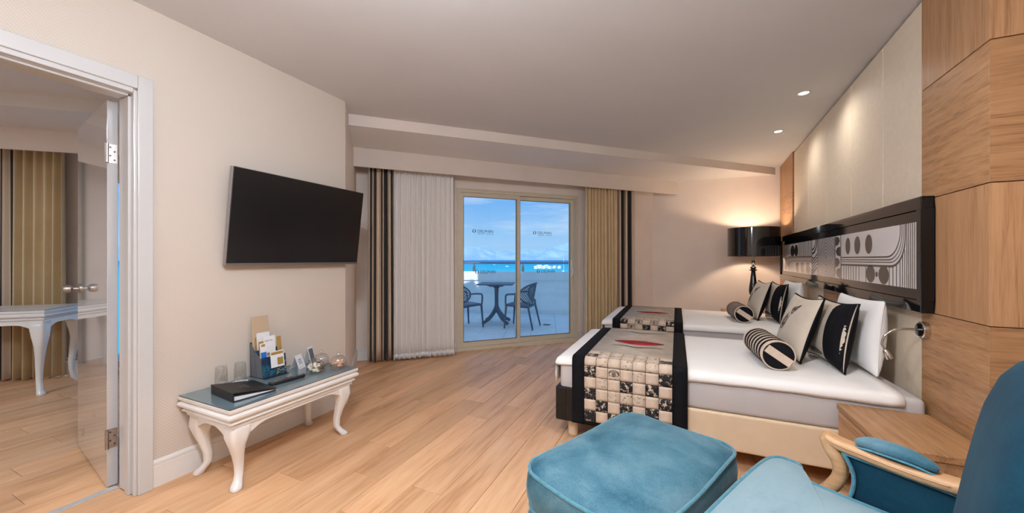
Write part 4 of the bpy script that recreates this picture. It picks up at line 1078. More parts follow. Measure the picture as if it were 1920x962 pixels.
# local x points into the room, y along the wall
bm = bm_(); box(bm, -.085, .085, -.080, .080, 0, .005); obj('base_plate', bm, M_acry, t, bevel=.001)
def leaning(name, x, z0, z1, y0, y1, m, th=.004, lean=.16, parent=t):
    bm = bm_(); v = []
    for z in (z0, z1):
        xx = x-lean*(z-z0); v.append([(xx, y0, z), (xx+th, y0, z), (xx+th, y1, z), (xx, y1, z)])
    loft(bm, v); return obj(name, bm, m, parent, bevel=.0006)
leaning('rear_wall', -.062, .005, .225, -.080, .080, M_acry, lean=.08)
leaning('step_wall', -.008, .005, .175, -.080, .080, M_navy, lean=.10)
fw = leaning('front_wall', .058, .005, .135, -.080, .080, M_navy, lean=.13)
bm = bm_()
v = [(-.075,-.080,.006),(.058,-.080,.006),(.045,-.080,.12),(-.020,-.080,.165),(-.078,-.080,.225)]
lo = [bm.verts.new(p) for p in v]; hi = [bm.verts.new((p[0], p[1]+.004, p[2])) for p in v]; bm.faces.new(lo); bm.faces.new(hi[::-1])
for i in range(5): bm.faces.new((lo[i], hi[i], hi[(i+1)%5], lo[(i+1)%5]))
obj('side_wall', bm, M_grey, t)
def leaf(ctrl):                              # thin gold leaf outlines printed on the front
    pts = curve_pts([(.058-.13*(z-.005)+.0048, y, z) for y, z in ctrl], 6); b2 = bm_(); tube(b2, pts, .0016, 6); obj('gold_motif', b2, M_goldp, fw, smooth=True)
leaf([(.010,.012),(.030,.045),(.055,.062),(.078,.092)]); leaf([(.010,.012),(.045,.030),(.070,.040),(.078,.060)]); leaf([(.0,.075),(.012,.050),(.035,.032),(.078,.018)]); leaf([(.0,.075),(.030,.070),(.060,.055),(.078,.030)])
def brochure(x, y0, y1, z0, z1, m, label, lean, marks=(), name='brochure'):
    tt = thing(name, label, 'brochure', (-2.505+x, 1.555+(y0+y1)/2, TZ+z0)); w_ = (y1-y0)/2; h_ = z1-z0
    b2 = bm_(); v = []
    for z in (0, h_):
        xx = -lean*z; v.append([(xx, -w_, z), (xx+.003, -w_, z), (xx+.003, w_, z), (xx, w_, z)])
    loft(b2, v); obj('leaflet', b2, m, tt)
    for (a0, a1, c0, c1, mm) in marks:
        b2 = bm_(); q = [(-lean*c+.0034, a, c) for a, c in ((a0,c0),(a1,c0),(a1,c1),(a0,c1))]; b2.faces.new([b2.verts.new(p) for p in q]); obj('print', b2, mm, tt)
    return tt, lean
brochure(-.052, -.074, .035, .012, .395, M_tan, 'tall tan patterned brochure at the back of the stand', .06)
brochure(-.040, -.060, .060, .012, .255, M_goldp, 'gold brown brochure behind the white leaflet in the stand', .08)
brochure(-.030, -.055, .028, .020, .285, M_card, 'plain white leaflet standing behind the lettered one', .08)
tt, ln = brochure(.012, -.036, .042, .012, .262, M_card, 'white leaflet lettered at the top in the middle of the stand', .10, ((-.020, -.002, .120, .140, M_goldp),))
me = text_mesh('DELPHIN', .013); me.materials.clear(); me.materials.append(M_decal)
for v in me.vertices: x_, y_ = v.co.x-.030, v.co.y+.215; v.co = (-ln*y_+.0036, x_, y_)
o_ = bpy.data.objects.new('lettering', me); COL.objects.link(o_); o_.parent = tt
me = text_mesh('8', .034); me.materials.clear(); me.materials.append(M_red)
for v in me.vertices: x_, y_ = v.co.x+.012, v.co.y+.088; v.co = (-ln*y_+.0036, x_, y_)
o_ = bpy.data.objects.new('lettering', me); COL.objects.link(o_); o_.parent = tt
brochure(.020, -.070, -.040, .012, .235, M_goldp, 'narrow gold brown brochure at the left of the stand', .10)
brochure(.022, .048, .076, .012, .25, M_goldp, 'narrow gold brown brochure at the right of the stand', .10)
brochure(.030, -.074, -.034, .105, .225, M_card, 'small white and blue card at the front left of the stand', .12, ((-.018, .018, .004, .062, M_blue), (-.012, .012, .098, .114, M_goldp)))
brochure(.0665, -.030, .058, .060, .165, M_card, 'white and gold card in front of the navy stand', .13, ((-.002, .038, .012, .060, M_goldp), (-.040, .040, .082, .100, M_goldp)))
# tent cards
def tent(x, y, rz, label, m_front, h=.095, w=.075):
    t = thing('tent_card', label, 'card', (x, y, TZ), rz, 'folded tent cards'); b2 = bm_()
    pr = [(-.036,0),(-.034,0),(0,h-.003),(.034,0),(.036,0),(0,h)]
    loft(b2, [[(p[0], yy, p[1]) for p in pr] for yy in (-w/2, w/2)]); obj('folded_card', b2, M_card, t)
    b2 = bm_(); q = [(.0335,-w/2+.006,.009),(.0335,w/2-.006,.009),(.0045,w/2-.006,h-.012),(.0045,-w/2+.006,h-.012)]
    b2.faces.new([b2.verts.new((p[0]+.0008, p[1], p[2])) for p in q]); obj('print', b2, m_front, t)
    return t
tc1 = tent(-2.475, 1.735, math.radians(22), 'white folded tent card with grey lines of print left of the glass cloches', M_card)
tent(-2.500, 1.845, math.radians(20), 'grey fronted folded tent card behind the glass cloches', M_grey, .125, .06)
for i in range(4):                            # grey lines of print on the first card
    b2 = bm_(); h0 = .022+i*.013; f_ = lambda z: .0345-.0315*z/.092+.0016
    b2.faces.new([b2.verts.new(p) for p in ((f_(h0),-.020,h0),(f_(h0),.012+.006*(i%2),h0),(f_(h0+.005),.012+.006*(i%2),h0+.005),(f_(h0+.005),-.020,h0+.005))]); obj('print_line', b2, M_grey, tc1)
# glass cloches with sweets
def cloche(x, y, label, mats, r=.056, seed=1, fill=42):
    t = thing('glass_cloche', label, 'cloche', (x, y, TZ), 0, 'glass cloches with sweets'); rnd = random.Random(seed)
    b2 = bm_(); lathe(b2, [(.030,0),(r*1.16,.003),(r*1.20,.007),(r*1.16,.008),(.03,.006)], seg=32); obj('plate', b2, M_tumbler, t, smooth=True)
    b2 = bm_(); h = .090; prof = [(r,.008),(r*1.02,.030),(r*.99,.050),(r*.88,.068),(r*.66,.082),(r*.35,.090),(.010,.0925)]
    lathe(b2, prof+[(rr_-.002 if rr_ > .012 else .008, z_-.0018) for rr_, z_ in prof[::-1]], seg=32, cap=False); dm = obj('dome', b2, M_tumbler, t, smooth=True)
    b2 = bm_(); lathe(b2, [(.007,.092),(.006,.096),(.011,.101),(.014,.107),(.011,.113),(.003,.116)], seg=18); obj('knob', b2, M_tumbler, dm, smooth=True)
    for i in range(fill):
        a = rnd.uniform(0, 2*PI); rr_ = (r-.014)*math.sqrt(rnd.random()); lay = i/fill
        z = .014+lay*.046*(1-(rr_/r)**2*.55)
        b2 = bm_(); bmesh.ops.create_icosphere(b2, subdivisions=1, radius=rnd.uniform(.0095, .0135))
        for v in b2.verts: v.co *= rnd.uniform(.85, 1.12)
        bmesh.ops.scale(b2, verts=b2.verts, vec=(1, 1, .75)); o_ = obj('sweet', b2, rnd.choice(mats), t, smooth=True); o_.location = (rr_*math.cos(a), rr_*math.sin(a), z)
cloche(-2.278, 1.725, 'glass cloche over white sweets nearest the remote control', [M_cream2, M_cream2, M_cream2, M_goldp], seed=2)
cloche(-2.218, 1.862, 'glass cloche over peach coloured sweets at the right end', [M_peach, M_peach, M_pink], seed=3, r=.055)
cloche(-2.375, 1.845, 'glass cloche over dark pink sweets behind the other two', [M_pink, M_cream2], seed=4, fill=20, r=.055)

# ================================================================== velvet footstool
OA = math.atan2(.91, .42)                     # long axis
t = thing('footstool', 'blue velvet footstool with thick piped cushion in front of the armchair', 'footstool', (-.150, 1.520, 0), OA)
def cushion_loft(w, d, r, z0, z1, dome, bow=.03, mid_b=.012, outline=None):
    bm = bm_(); rings = []
    def ol(s, extra=0):
        if outline: return [(x*s+extra*math.copysign(1, x)*0, y*s) for x, y in outline]
        return [(x*s, y*s) for x, y in rrect(w+extra, d+extra, r, 8, bow, 10)]
    h = z1-z0
    for s, e_, z in ((.90,0,z0+.004),(.975,0,z0),(.995,0,z0+.012),(1,mid_b,z0+h*.3),(1,mid_b*1.3,z0+h*.55),(1,mid_b*.7,z0+h*.85),(.998,0,z1-.004),(.985,0,z1+.002),(.95,0,z1+dome*.25),(.86,0,z1+dome*.55),(.70,0,z1+dome*.82),(.45,0,z1+dome*.97),(.2,0,z1+dome)):
        rings.append([(x, y, z) for x, y in ol(s, e_)])
    loft(bm, rings); return bm
obj('seat_cushion', cushion_loft(.772, .508, .080, .318, .455, .050, .02), M_velvet, t, smooth=True)
for z, s in ((.458, .997), (.322, .992)):
    bm = bm_(); tube(bm, [(x, y, z+(.006*math.sin(9*x+2)*math.sin(11*y+1) if z > .4 else 0)) for x, y in rrect(.772*s, .508*s, .080, 8, .02, 10)], .0065, 8, True); obj('piping', bm, M_pipe, t, smooth=True)
bm = bm_(); rings = [[(x, y, z) for x, y in rrect(.782+e_, .518+e_, .10, 8, .01, 10)] for e_, z in ((-.05,.19),(-.01,.195),(.015,.225),(.012,.275),(-.01,.308),(-.06,.313))]; loft(bm, rings); obj('upholstered_base', bm, M_velvet, t, smooth=True)
bm = bm_(); k = rrect(.785, .52, .10, 8, .015, 10); rings = []
for e_, z in ((.97,.145),(1.0,.150),(1.005,.170),(.995,.192),(.93,.195)): rings.append([(x*e_, y*e_, z+(.012*math.sin(x*16)*math.cos(y*18) if z < .16 else 0)) for x, y in k])
loft(bm, rings); obj('carved_frame', bm, M_oakc, t, smooth=True)
for sx in (-1, 1):
    for sy_ in (-1, 1): obj('leg', cabriole(sx, sy_, .16, sx*.34, sy_*.21, .8), M_oakc, t, smooth=True)

# ================================================================== velvet armchair with carved oak arms
AC = math.radians(63.2)
t = thing('armchair', 'teal velvet armchair with carved oak arms in the right foreground', 'armchair', (.44-.08*math.cos(AC), 1.31-.08*math.sin(AC), 0), AC); t.scale = (1.28, 1, 1)
# local: x across, y towards the front
half = [(0,.300),(.18,.298),(.30,.288),(.345,.262),(.350,.215),(.335,.188),(.285,.176),(.262,.150),(.252,.06),(.245,-.08),(.235,-.20),(.20,-.245),(0,-.25)]
full = half+[(-x, y) for x, y in half[::-1][1:-1]]
out = [tuple(p)[:2] for p in curve_pts([(x, y, 0) for x, y in full], 4, True)]
obj('seat_cushion', cushion_loft(0, 0, 0, .345, .462, .030, outline=out), M_velvet_lit, t, smooth=True)
for z, s in ((.464, .997), (.349, .985)):
    bm = bm_(); tube(bm, [(x*s, y*s, z) for x, y in out], .006, 8, True); obj('piping', bm, M_pipe, t, smooth=True)
bm = bm_(); fr = [(.335,.285),(.345,.20),(.30,.15),(.285,-.26),(-.285,-.26),(-.30,.15),(-.345,.20),(-.335,.285)]
rings = [[(x*e_, y*e_, z) for x, y in fr] for e_, z in ((.95,.235),(1.0,.245),(1.0,.31),(.97,.342))]; loft(bm, rings); obj('seat_rail', bm, M_oakc, t, autos=40)
for sx, sy_, lx, ly in ((1,1,.29,.235),(-1,1,-.29,.235),(1,-1,.25,-.23),(-1,-1,-.25,-.23)): obj('leg', cabriole(sx, sy_, .245, lx, ly, .85), M_oakc, t, smooth=True)
def ribbon(bm, pts, w_, h_):
    """bar of rounded rectangular section w_ (sideways x) by h_ following pts in (x,y,z)"""
    P = [Vector(p) for p in pts]; rings = []
    for i, p in enumerate(P):
        tt_ = (P[min(i+1, len(P)-1)]-P[max(i-1, 0)]).normalized(); sx_ = Vector((1, 0, 0)); sx_ = (sx_-tt_*sx_.dot(tt_)).normalized(); uu = sx_.cross(tt_)
        ww = w_[i] if isinstance(w_, list) else w_; hh = h_[i] if isinstance(h_, list) else h_
        rings.append([p+sx_*x+uu*y for x, y in rrect(ww, hh, min(ww, hh)*.35, 3, 0, 2)])
    loft(bm, rings)
for s in (1, -1):
    far_n = len(bpy.data.objects)
    rail = curve_pts([(s*.243,-.275,.632),(s*.248,-.20,.617),(s*.262,-.10,.612),(s*.276,.00,.616),(s*.285,.065,.620),(s*.290,.102,.630)], 8)
    bm = bm_(); ribbon(bm, rail, .050, .034); obj('arm_rail', bm, M_oakc, t, smooth=True)
    post = curve_pts([(s*.288,.100,.630),(s*.286,.090,.60),(s*.284,.066,.555),(s*.284,.070,.50),(s*.290,.115,.42),(s*.300,.165,.345),(s*.305,.185,.29)], 8)
    n_ = len(post); bm = bm_(); ribbon(bm, post, [.048-.004*i/n_ for i in range(n_)], [.040 for i in range(n_)]); obj('arm_post', bm, M_oakc, t, smooth=True)
    bm = bm_(); lathe(bm, [(.006,-.024),(.013,-.022),(.015,0),(.013,.022),(.006,.024)], (0,0,0), 16); bmesh.ops.rotate(bm, verts=bm.verts, matrix=Matrix.Rotation(PI/2, 3, 'Y')); bmesh.ops.translate(bm, verts=bm.verts, vec=(s*.290, .099, .630)); obj('scroll', bm, M_oakc, t, autos=40)
    # groove line carved along the rail's inner face
    bm = bm_(); tube(bm, [p+Vector((-s*.025, 0, .004)) for p in rail[10:]], .0022, 6); obj('carved_bead', bm, M_oakc, t, smooth=True)
    # padded top
    pts = curve_pts([(s*.257,-.155,.640),(s*.264,-.11,.652),(s*.270,-.06,.655),(s*.276,-.01,.654),(s*.281,.026,.645)], 6); n_ = len(pts)
    ww = [.047*max(.25, math.sin(PI*(i+.8)/(n_+.6))**.45) for i in range(n_)]; hh = [.036*max(.25, math.sin(PI*(i+.8)/(n_+.6))**.5) for i in range(n_)]
    bm = bm_(); ribbon(bm, pts, ww, hh); pd = obj('arm_pad', bm, M_velvet, t, smooth=True)
    bm = bm_(); lo_ = []
    for sgn in (1, -1):
        rng = range(n_) if sgn > 0 else range(n_-1, -1, -1)
        for i in rng: lo_.append(pts[i]+Vector((sgn*ww[i]*.52, 0, -.014)))
    tube(bm, lo_, .0035, 6, True); obj('pad_piping', bm, M_pipe, pd, smooth=True)
    # inner upholstered panel
    bm = bm_(); prof = [(.055,.600),(.030,.545),(.032,.48),(.060,.40),(.075,.36)]; n_ = 12; V = []
    for r_, (yf_, z) in enumerate(curve_pts([(0, p[0], p[1]) for p in prof], 4)[i][1:] for i in range(17)):
        row = []
        for i in range(n_+1):
            u = i/n_; y = yf_+(-.262-yf_)*u; zz = z if z < .45 else .45+(z-.45)*(1-.10*u*0)
            if z > .5: zz = z-(.602-(.604-.012*u))*0-(.010*u if z > .58 else 0)
            x = .285-.030*u-.012-.016*math.sin(PI*min(1, (zz-.36)/.24))*math.sin(PI*(.08+.84*u))
            row.append((s*x, y, zz))
        V.append(row)
    R0 = [[bm.verts.new(p) for p in row] for row in V]; R1 = [[bm.verts.new((s*(abs(p[0])+.024), p[1], p[2])) for p in row] for row in V]
    for a in range(len(V)-1):
        for i in range(n_): bm.faces.new((R0[a][i], R0[a][i+1], R0[a+1][i+1], R0[a+1][i])); bm.faces.new((R1[a][i], R1[a+1][i], R1[a+1][i+1], R1[a][i+1]))
    for i in range(n_): bm.faces.new((R0[0][i], R1[0][i], R1[0][i+1], R0[0][i+1]))
    for a in range(len(V)-1): bm.faces.new((R0[a][0], R0[a+1][0], R1[a+1][0], R1[a][0]))
    pn = obj('arm_panel', bm, M_velvet_shade, t, smooth=True)
    edge = [Vector(p)+Vector((-s*.004, 0, 0)) for p in V[0][::-1]]+[Vector(row[0])+Vector((-s*.004, 0, 0)) for row in V]
    bm = bm_(); tube(bm, edge, .006, 8); obj('panel_piping', bm, M_pipe, pn, smooth=True)
# back: padded inner face, outer shell, oak frame over the top
def back_outline(inset=0.0):
    w0, w1 = .262-inset, .285-inset; pts = []
    pts += [(w0,.36),(w0+.004,.50),(w0+.012,.65),(w1,.80),(w1-.008,.90),(w1-.055,.985-inset),(.12,1.035-inset),(0,1.05-inset)]
    pts = pts+[(-x, z) for x, z in pts[::-1][1:]]
    return [tuple(p)[:2] for p in curve_pts([(x, z, 0) for x, z in pts], 5)]
def lean_y(z): return -.205-.085*max(0, (z-.36)/.61)**1.35
bm = bm_(); rings = []
o2 = back_outline(0)
for k_, dy in ((1, -.085), (1, -.02), (.99, -.002), (.95, .016), (.87, .032), (.72, .043), (.5, .048), (.2, .050)):
    rings.append([(x*k_, lean_y(.68+(z-.68)*k_)+dy, .68+(z-.68)*k_) for x, z in o2])
loft(bm, rings); obj('backrest', bm, M_velvet_shade, t, smooth=True)
bo = back_outline(-.012); n_ = len(bo)
bm = bm_(); tube(bm, [(x, lean_y(z)-.045, z) for x, z in bo], .021, 10); obj('back_frame', bm, M_oakc, t, smooth=True)
bm = bm_(); tube(bm, [(x, lean_y(z)-.012, z) for x, z in back_outline(-.001)], .006, 8); obj('back_piping', bm, M_pipe, t, smooth=True)

# ================================================================== the adjoining room seen through the doorway
W2A = Vector((-6.62, 1.13)); W2 = Frame((-6.62, 1.13), (-6.62+3.6*math.cos(math.radians(40)), 1.13+3.6*math.sin(math.radians(40))))
bm = bm_(); prism(bm, [(-7.4,-3.0),(LX-WT,-3.0),(LX-WT,2.2),(-3.75,3.45),(-3.9,3.45),(-7.4,.50)], -.10, -.0125)
floor2 = struct('floor_adjoining', bm, M_gap)
P_w2 = line_plane(W2.pt(0), W2.pt(1), (-4, 0)); P_r2 = line_plane((LX-WT,2.216), (-3.72,3.21), (-4.5, 1.5))
j2 = {0: .737, -2: .99, -4: .94}
for i in range(-16, 5):
    xa, xb = -3.63+i*.2, -3.63+(i+1)*.2; j0 = j2.get(i, random.uniform(0, PL))
    for k in range(-3, 4):
        y0, y1 = j0+k*PL, j0+(k+1)*PL
        if y1 < -.6: continue
        rect = [(xa, y0), (xb, y0), (xb, y1), (xa, y1)]
        A = clip(rect, [(1,0,LX-WT+.14 if y1 < .9 and False else LX-WT), P_w2, P_r2, (-1,0,6.9), (0,-1,.6)])
        if A: plank(floor2, A, None)
bm = bm_(); box(bm, LX-WT, LX, .053, .919, -.012, -.001); obj('threshold_board', bm, M_floor, floor2)
bm = bm_(); box(bm, -7.4, LX-WT, -3.0, -.6, -.02, -.004); struct('floor_adjoining_rear', bm, M_floor)
# its walls, ceiling, pelmet
V0, V1 = 1.02, 2.90
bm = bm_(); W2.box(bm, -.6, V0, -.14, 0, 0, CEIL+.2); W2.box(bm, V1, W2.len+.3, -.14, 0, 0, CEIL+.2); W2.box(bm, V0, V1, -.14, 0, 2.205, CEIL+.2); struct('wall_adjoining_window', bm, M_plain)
bm = bm_(); box(bm, -7.4, -7.28, -3.0, .9, 0, CEIL); struct('wall_adjoining_left', bm, M_wall)
bm = bm_(); box(bm, -7.4, LX-WT, -3.12, -3.0, 0, CEIL); struct('wall_adjoining_rear', bm, M_wall)
bm = bm_(); prism(bm, [(-7.4,-3.1),(LX-WT,-3.1),(LX-WT,2.2),(-3.78,3.30),(-7.4,.45)], CEIL, CEIL+.1); struct('ceiling_adjoining', bm, MATS['ceiling_paint_lightened'])  # lightened paint again, brightening the dim ceiling by colour
P2 = Frame(W2.pt(-.4, .50), W2.pt(3.2, .50))
bm = bm_(); W2.box(bm, -.5, 3.35, -.02, 1.15, LOW, CEIL+.02); struct('ceiling_adjoining_step', bm, MATS['ceiling_paint_lightened'])
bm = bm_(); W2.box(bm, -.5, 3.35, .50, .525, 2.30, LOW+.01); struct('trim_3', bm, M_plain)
skirting('baseboard_adjoining', W2, .55, V0-.02, .20, .10)
win2 = thing('window_2', None, None); win2['kind'] = 'structure'
def w2frame(name, a0, a1, z0, z1, th, b0, b1, parent):
    bm = bm_(); W2.box(bm, a0, a0+th, b0, b1, z0, z1); W2.box(bm, a1-th, a1, b0, b1, z0, z1); W2.box(bm, a0+th, a1-th, b0, b1, z1-th, z1); W2.box(bm, a0+th, a1-th, b0, b1, z0, z0+th); return obj(name, bm, M_alu, parent, bevel=.003)
w2frame('outer_frame', V0+.002, V1-.002, .002, 2.203, .04, -.11, .004, win2)
for a0, a1, b0 in ((V0+.03, 1.97, -.05), (1.95, V1-.03, -.095)):
    s_ = w2frame('sash', a0, a1, .05, 2.165, .055, b0, b0+.04, win2)
    bm = bm_(); W2.box(bm, a0+.05, a1-.05, b0+.016, b0+.024, .10, 2.115); obj('pane', bm, M_glass, s_)
curtain('gold_curtain', .42, .80, .15, .02, CT, 5, .070, M_gold, 'gold satin curtain in the next room seen through the doorway', W2, 21)
curtain('striped_curtain', .00, .41, .15, .02, CT, 4, .038, M_stripe, 'black and beige striped curtain at the left picture edge in the next room', W2, 23)
console('tall white console table with curved legs in the next room', (-5.25-.5*.7071*1.1-.28*.7071, 1.25-.5*.7071*1.1+.28*.7071, 0), math.radians(-45), 1.10, .56, .79, .075, M_white, s=1.0)
t = thing('fill_panel', 'added flat square fill panel in the next room out of frame', 'fill light', (-4.4, -1.2, CEIL))  # unseen lamp added to brighten the next room
bm = bm_(); box(bm, -.45, .45, -.45, .45, -.05, 0); obj('housing', bm, M_doorcase, t, bevel=.01)
bm = bm_(); box(bm, -.42, .42, -.42, .42, -.056, -.05); obj('diffuser', bm, M_panel_em, t)
L = bpy.data.lights.new('next_room_fill', 'AREA'); L.energy = NEXT_ROOM_FILL_W; L.size = .85; L.color = (.85, .95, 1.08)
o_ = bpy.data.objects.new('fill_emitter', L); COL.objects.link(o_); o_.parent = t; o_.location = (0, 0, -.06)

# ================================================================== balcony
BZ = -.05
BAL = Frame((-4.777, 7.54), (-2.281, 8.389))         # foot of the parapet, b points back to the room
bm = bm_(); prism(bm, [WIN.pt(-3.8,-.14)[:2], WIN.pt(WIN.len+3,-.14)[:2], BAL.pt(7,-.3)[:2], BAL.pt(-4,-.3)[:2]], BZ-.2, BZ-.006); bfloor = struct('floor_balcony', bm, M_grout)
TS = .45
P_out = line_plane(WIN.pt(0,-.14), WIN.pt(1,-.14), (-4, 8))
for i in range(-6, 12):
    for k in range(0, 9):
        A = clip([BAL.pt(i*TS+.003, k*TS+.003)[:2], BAL.pt(i*TS+TS-.003, k*TS+.003)[:2], BAL.pt(i*TS+TS-.003, k*TS+TS-.003)[:2], BAL.pt(i*TS+.003, k*TS+TS-.003)[:2]], [P_out])
        if not A: continue
        bm = bm_(); prism(bm, A[::-1], BZ-.010, BZ); obj('tile', bm, M_tile, bfloor, shift=None)
bm = bm_(); BAL.box(bm, -4, 7, -.14, 0, BZ, .75); BAL.box(bm, -4, 7, -.20, .03, .75, .955); par = struct('wall_parapet', bm, M_parapet)
for i in range(-6, 12):
    bm = bm_(); BAL.box(bm, i*TS+.003, i*TS+TS-.003, 0, .012, BZ, BZ+.085); obj('skirting_tile', bm, M_tile, par)
t = thing('balcony_railing', 'grey steel handrail on short brackets above the white parapet', 'railing', BAL.pt(1, -.09, .955)); sh = t.location
bm = bm_(); tube(bm, [BAL.pt(-4,-.09,1.165), BAL.pt(7,-.09,1.165)], .024, 10); obj('handrail', bm, M_steel, t, smooth=True, shift=sh)
for a in (-.9, .30, 1.50, 2.70, 3.9):
    bm = bm_(); BAL.box(bm, a-.03, a+.03, -.12, -.06, .955, 1.085); tube(bm, [BAL.pt(a,-.09,1.08), BAL.pt(a,-.09,1.15)], .014, 8); obj('bracket', bm, M_steel, t, shift=sh)
# floor drain
t_ = bm_(); box(t_, -2.353-.07, -2.353+.07, 6.857-.07, 6.857+.07, BZ, BZ+.004); dr = tag(obj('floor_drain', t_, M_btn, bevel=.001), 'small dark square drain in the balcony floor', 'drain')
# storeys above: they keep the balcony in shade
bm = bm_(); WIN.box(bm, -.2, WIN.len+2.6, .02, 3.0, CEIL+.25, 7.2); struct('wall_upper_storeys', bm, M_parapet)

bm = bm_(); W2.box(bm, -1.2, 3.55, .02, 2.6, CEIL+.25, 4.42); struct('shade_block_adjoining', bm, M_parapet)  # unseen block added, height set so only the parapet top stays sunlit

# bistro table
t = thing('bistro_table', 'grey square balcony table on four splayed feet', 'table', (-3.37, 6.66, BZ), math.radians(20))
bm = bm_(); box(bm, -.36, .36, -.36, .36, .790, .812); obj('table_top', bm, M_resin, t, bevel=.008)
bm = bm_(); loft(bm, [[(x*s_, y*s_, z) for x, y in rrect(.44, .44, .04)] for s_, z in ((.55,.745),(1,.789))]); obj('under_frame', bm, M_resin, t)
bm = bm_(); lathe(bm, [(.060,.25),(.042,.32),(.038,.55),(.045,.70),(.075,.75)]); obj('column', bm, M_resin, t, smooth=True)
for i in range(4):
    a = PI/4+i*PI/2; c, s = math.cos(a), math.sin(a)
    bm = bm_(); tube(bm, curve_pts([(0,0,.34),(.05*c,.05*s,.25),(.20*c,.20*s,.10),(.36*c,.36*s,.022)], 4), [.045]*5+[.04]*4+[.032]*3+[.024], 8); obj('foot', bm, M_resin, t, smooth=True)
# resin chairs
def patio_chair(x, y, fx, fy, label):
    t = thing('patio_chair', label, 'chair', (x, y, BZ), math.atan2(-fx, fy), 'balcony armchairs')   # local +y faces the table
    bm = bm_(); rings = [[(px, py, z+(-.02 if py < -.1 else 0)) for px, py in rrect(.50*s_, .48*s_, .08, 5)] for s_, z in ((.94,.415),(1,.420),(1,.445),(.95,.452))]; loft(bm, rings); obj('seat', bm, M_resin, t, smooth=True)
    # rounded back shell with slots: rim plus lattice
    def bp(u, v):
        a_ = u*1.15; f_ = (1-math.cos(a_))/(1-math.cos(1.15))
        return Vector((.285*math.sin(a_)/math.sin(1.15), -.265+.20*f_-.075*(v-.4)*(1-.6*f_), .45+.40*v))
    rim = []
    for i in range(40):
        a = 2*PI*i/40; rim.append(bp(math.cos(a)*1.0, .5+.5*math.sin(a)))
    bm = bm_(); tube(bm, rim, .017, 8, True); bk = obj('backrest', bm, M_resin, t, smooth=True)
    bm = bm_()
    for j in range(-11, 12):
        for sl in (.9, -.9):
            pts = []
            for i in range(13):
                v = i/12; u = j*.12+sl*(v-.5)
                if (u)**2+((v-.5)/.5)**2 < .97: pts.append(bp(u, v))
            if len(pts) > 1: tube(bm, pts, .0065, 5)
    tag(obj('lattice', bm, M_resin, bk), kind='stuff')
    for s in (-1, 1):
        bm = bm_(); tube(bm, curve_pts([(s*.284,-.075,.655),(s*.290,-.02,.655),(s*.29,.08,.652),(s*.285,.185,.635),(s*.275,.205,.56),(s*.255,.21,.44)], 6), .017, 8); obj('armrest', bm, M_resin, t, smooth=True)
        bm = bm_(); tube(bm, [(s*.245,.205,.43),(s*.262,.235,.0)], [.022,.015], 8); obj('leg', bm, M_resin, t, smooth=True)
        bm = bm_(); tube(bm, [(s*.235,-.215,.52),(s*.238,-.225,.42),(s*.262,-.32,.0)], [.018,.021,.015], 8); obj('leg', bm, M_resin, t, smooth=True)
patio_chair(-2.74, 6.44, -.98, -.08, 'grey lattice-back chair to the right of the balcony table')
patio_chair(-3.72, 6.02, .45, .89, 'grey lattice-back chair at the left edge of the glass door')

# ================================================================== sea, far shore, boats
bm = bm_(); k = 64
SEAZ = -22.0; c0 = bm.verts.new((0, 0, 0)); ring = [bm.verts.new((30000*math.cos(2*PI*i/k), 30000*math.sin(2*PI*i/k), 0)) for i in range(k)]
for i in range(k): bm.faces.new((c0, ring[i], ring[(i+1)%k]))
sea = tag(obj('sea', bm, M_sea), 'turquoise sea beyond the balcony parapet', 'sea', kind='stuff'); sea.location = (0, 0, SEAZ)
# mountain range: a ridge with depth, 11 km out
rnd = random.Random(4); bm = bm_(); N = 120; D = 11000
def ridge(a):
    return 390+70*math.sin(a*9+.5)+60*math.sin(a*23+1.7)+40*math.sin(a*51)+25*math.sin(a*113+2)
R_ = []
for i in range(N+1):
    a = math.radians(-75)+math.radians(150)*i/N+YAW; h = max(120, ridge(a)+rnd.uniform(-18, 18)); d_ = Vector((-math.sin(a), math.cos(a))); row = []
    for dd, hh in ((-1500, 0), (-900, .22+.05*math.sin(a*80)), (-350, .62+.10*math.sin(a*60+1)), (0, 1.0), (600, .75), (2000, 0)):
        p = d_*(D+dd+rnd.uniform(-120, 120)*(0 < hh < 1)); row.append(bm.verts.new((p.x, p.y, hh*h)))
    R_.append(row)
for a, c in zip(R_, R_[1:]):
    for j in range(5): bm.faces.new((a[j], c[j], c[j+1], a[j+1]))
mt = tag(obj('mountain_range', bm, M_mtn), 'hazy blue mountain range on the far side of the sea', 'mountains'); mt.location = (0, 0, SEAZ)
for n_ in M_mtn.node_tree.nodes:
    if n_.type == 'TEX_NOISE': n_.inputs['Scale'].default_value = .0016
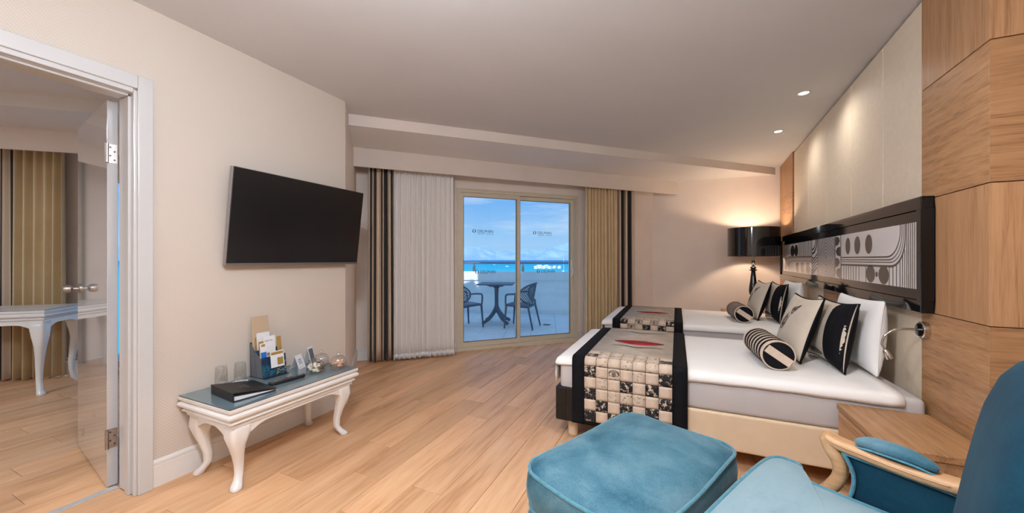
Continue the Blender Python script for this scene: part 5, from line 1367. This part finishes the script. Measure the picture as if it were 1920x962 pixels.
# direction of a point seen at picture column p, distance dist
def far_pt(p, dist): d = Vector(((p-960)/680, 1.0)).normalized()*dist; return d.x*math.cos(YAW)-d.y*math.sin(YAW), d.x*math.sin(YAW)+d.y*math.cos(YAW)
for i, (p, dist, s) in enumerate(((1004,900,8),(1011,930,13),(1018,900,9),(1024,960,12),(1031,900,8),(1040,950,9),(1049,930,9))):
    x, y = far_pt(p, dist); t = thing('shore_house', ('first', 'second', 'third', 'fourth', 'fifth', 'sixth', 'seventh')[i]+' pale house from the left on the shore beyond the parapet', 'house', (x, y, SEAZ), .4+i*.2, 'pale shore houses')
    bm = bm_(); s = s*.62; box(bm, -s*.7, s*.7, -4, 4, 0, s*.8); obj('walls', bm, M_house, t)
    bm = bm_(); prism(bm, [(-s*.75,-4.4),(s*.75,-4.4),(s*.75,4.4),(-s*.75,4.4)], s*.8, s*.8+.6); loft(bm, [[(-s*.75,-4.4,s*.8+.6),(s*.75,-4.4,s*.8+.6),(s*.75,4.4,s*.8+.6),(-s*.75,4.4,s*.8+.6)],[(-s*.7,-.3,s*.8+3),(s*.7,-.3,s*.8+3),(s*.7,.3,s*.8+3),(-s*.7,.3,s*.8+3)]]); obj('roof', bm, M_house, t)
for i, (p, dist, lab) in enumerate(((951, 1150, 'small white motor boat on the water behind the table'), (927, 1500, 'tiny white boat on the water left of the motor boat'), (1057, 640, 'white sailing boat with tall bare mast at the right'))):
    x, y = far_pt(p, dist); t = thing('boat', lab, 'boat', (x, y, SEAZ), YAW)
    L_ = (12, 8, 9)[i]
    bm = bm_(); loft(bm, [[(L_/2*a, w_*b_, z) for a, b_ in ((-1,-.8),(.4,-1),(1,0),(.4,1),(-1,.8))] for w_, z in ((1.0,-.3),(1.9,1.6))]); obj('hull', bm, M_boat, t)
    bm = bm_(); box(bm, -L_*.25, L_*.12, -1, 1, 1.6, 3.0); obj('cabin', bm, M_boat, t, bevel=.3)
    if i == 2:
        bm = bm_(); tube(bm, [(0,0,1.6),(0,0,27)], [.35,.2], 8); obj('mast', bm, M_boat, t)
        bm = bm_(); tube(bm, [(0,0,3.2),(-4.5,0,3.4)], .2, 8); obj('boom', bm, M_boat, t)
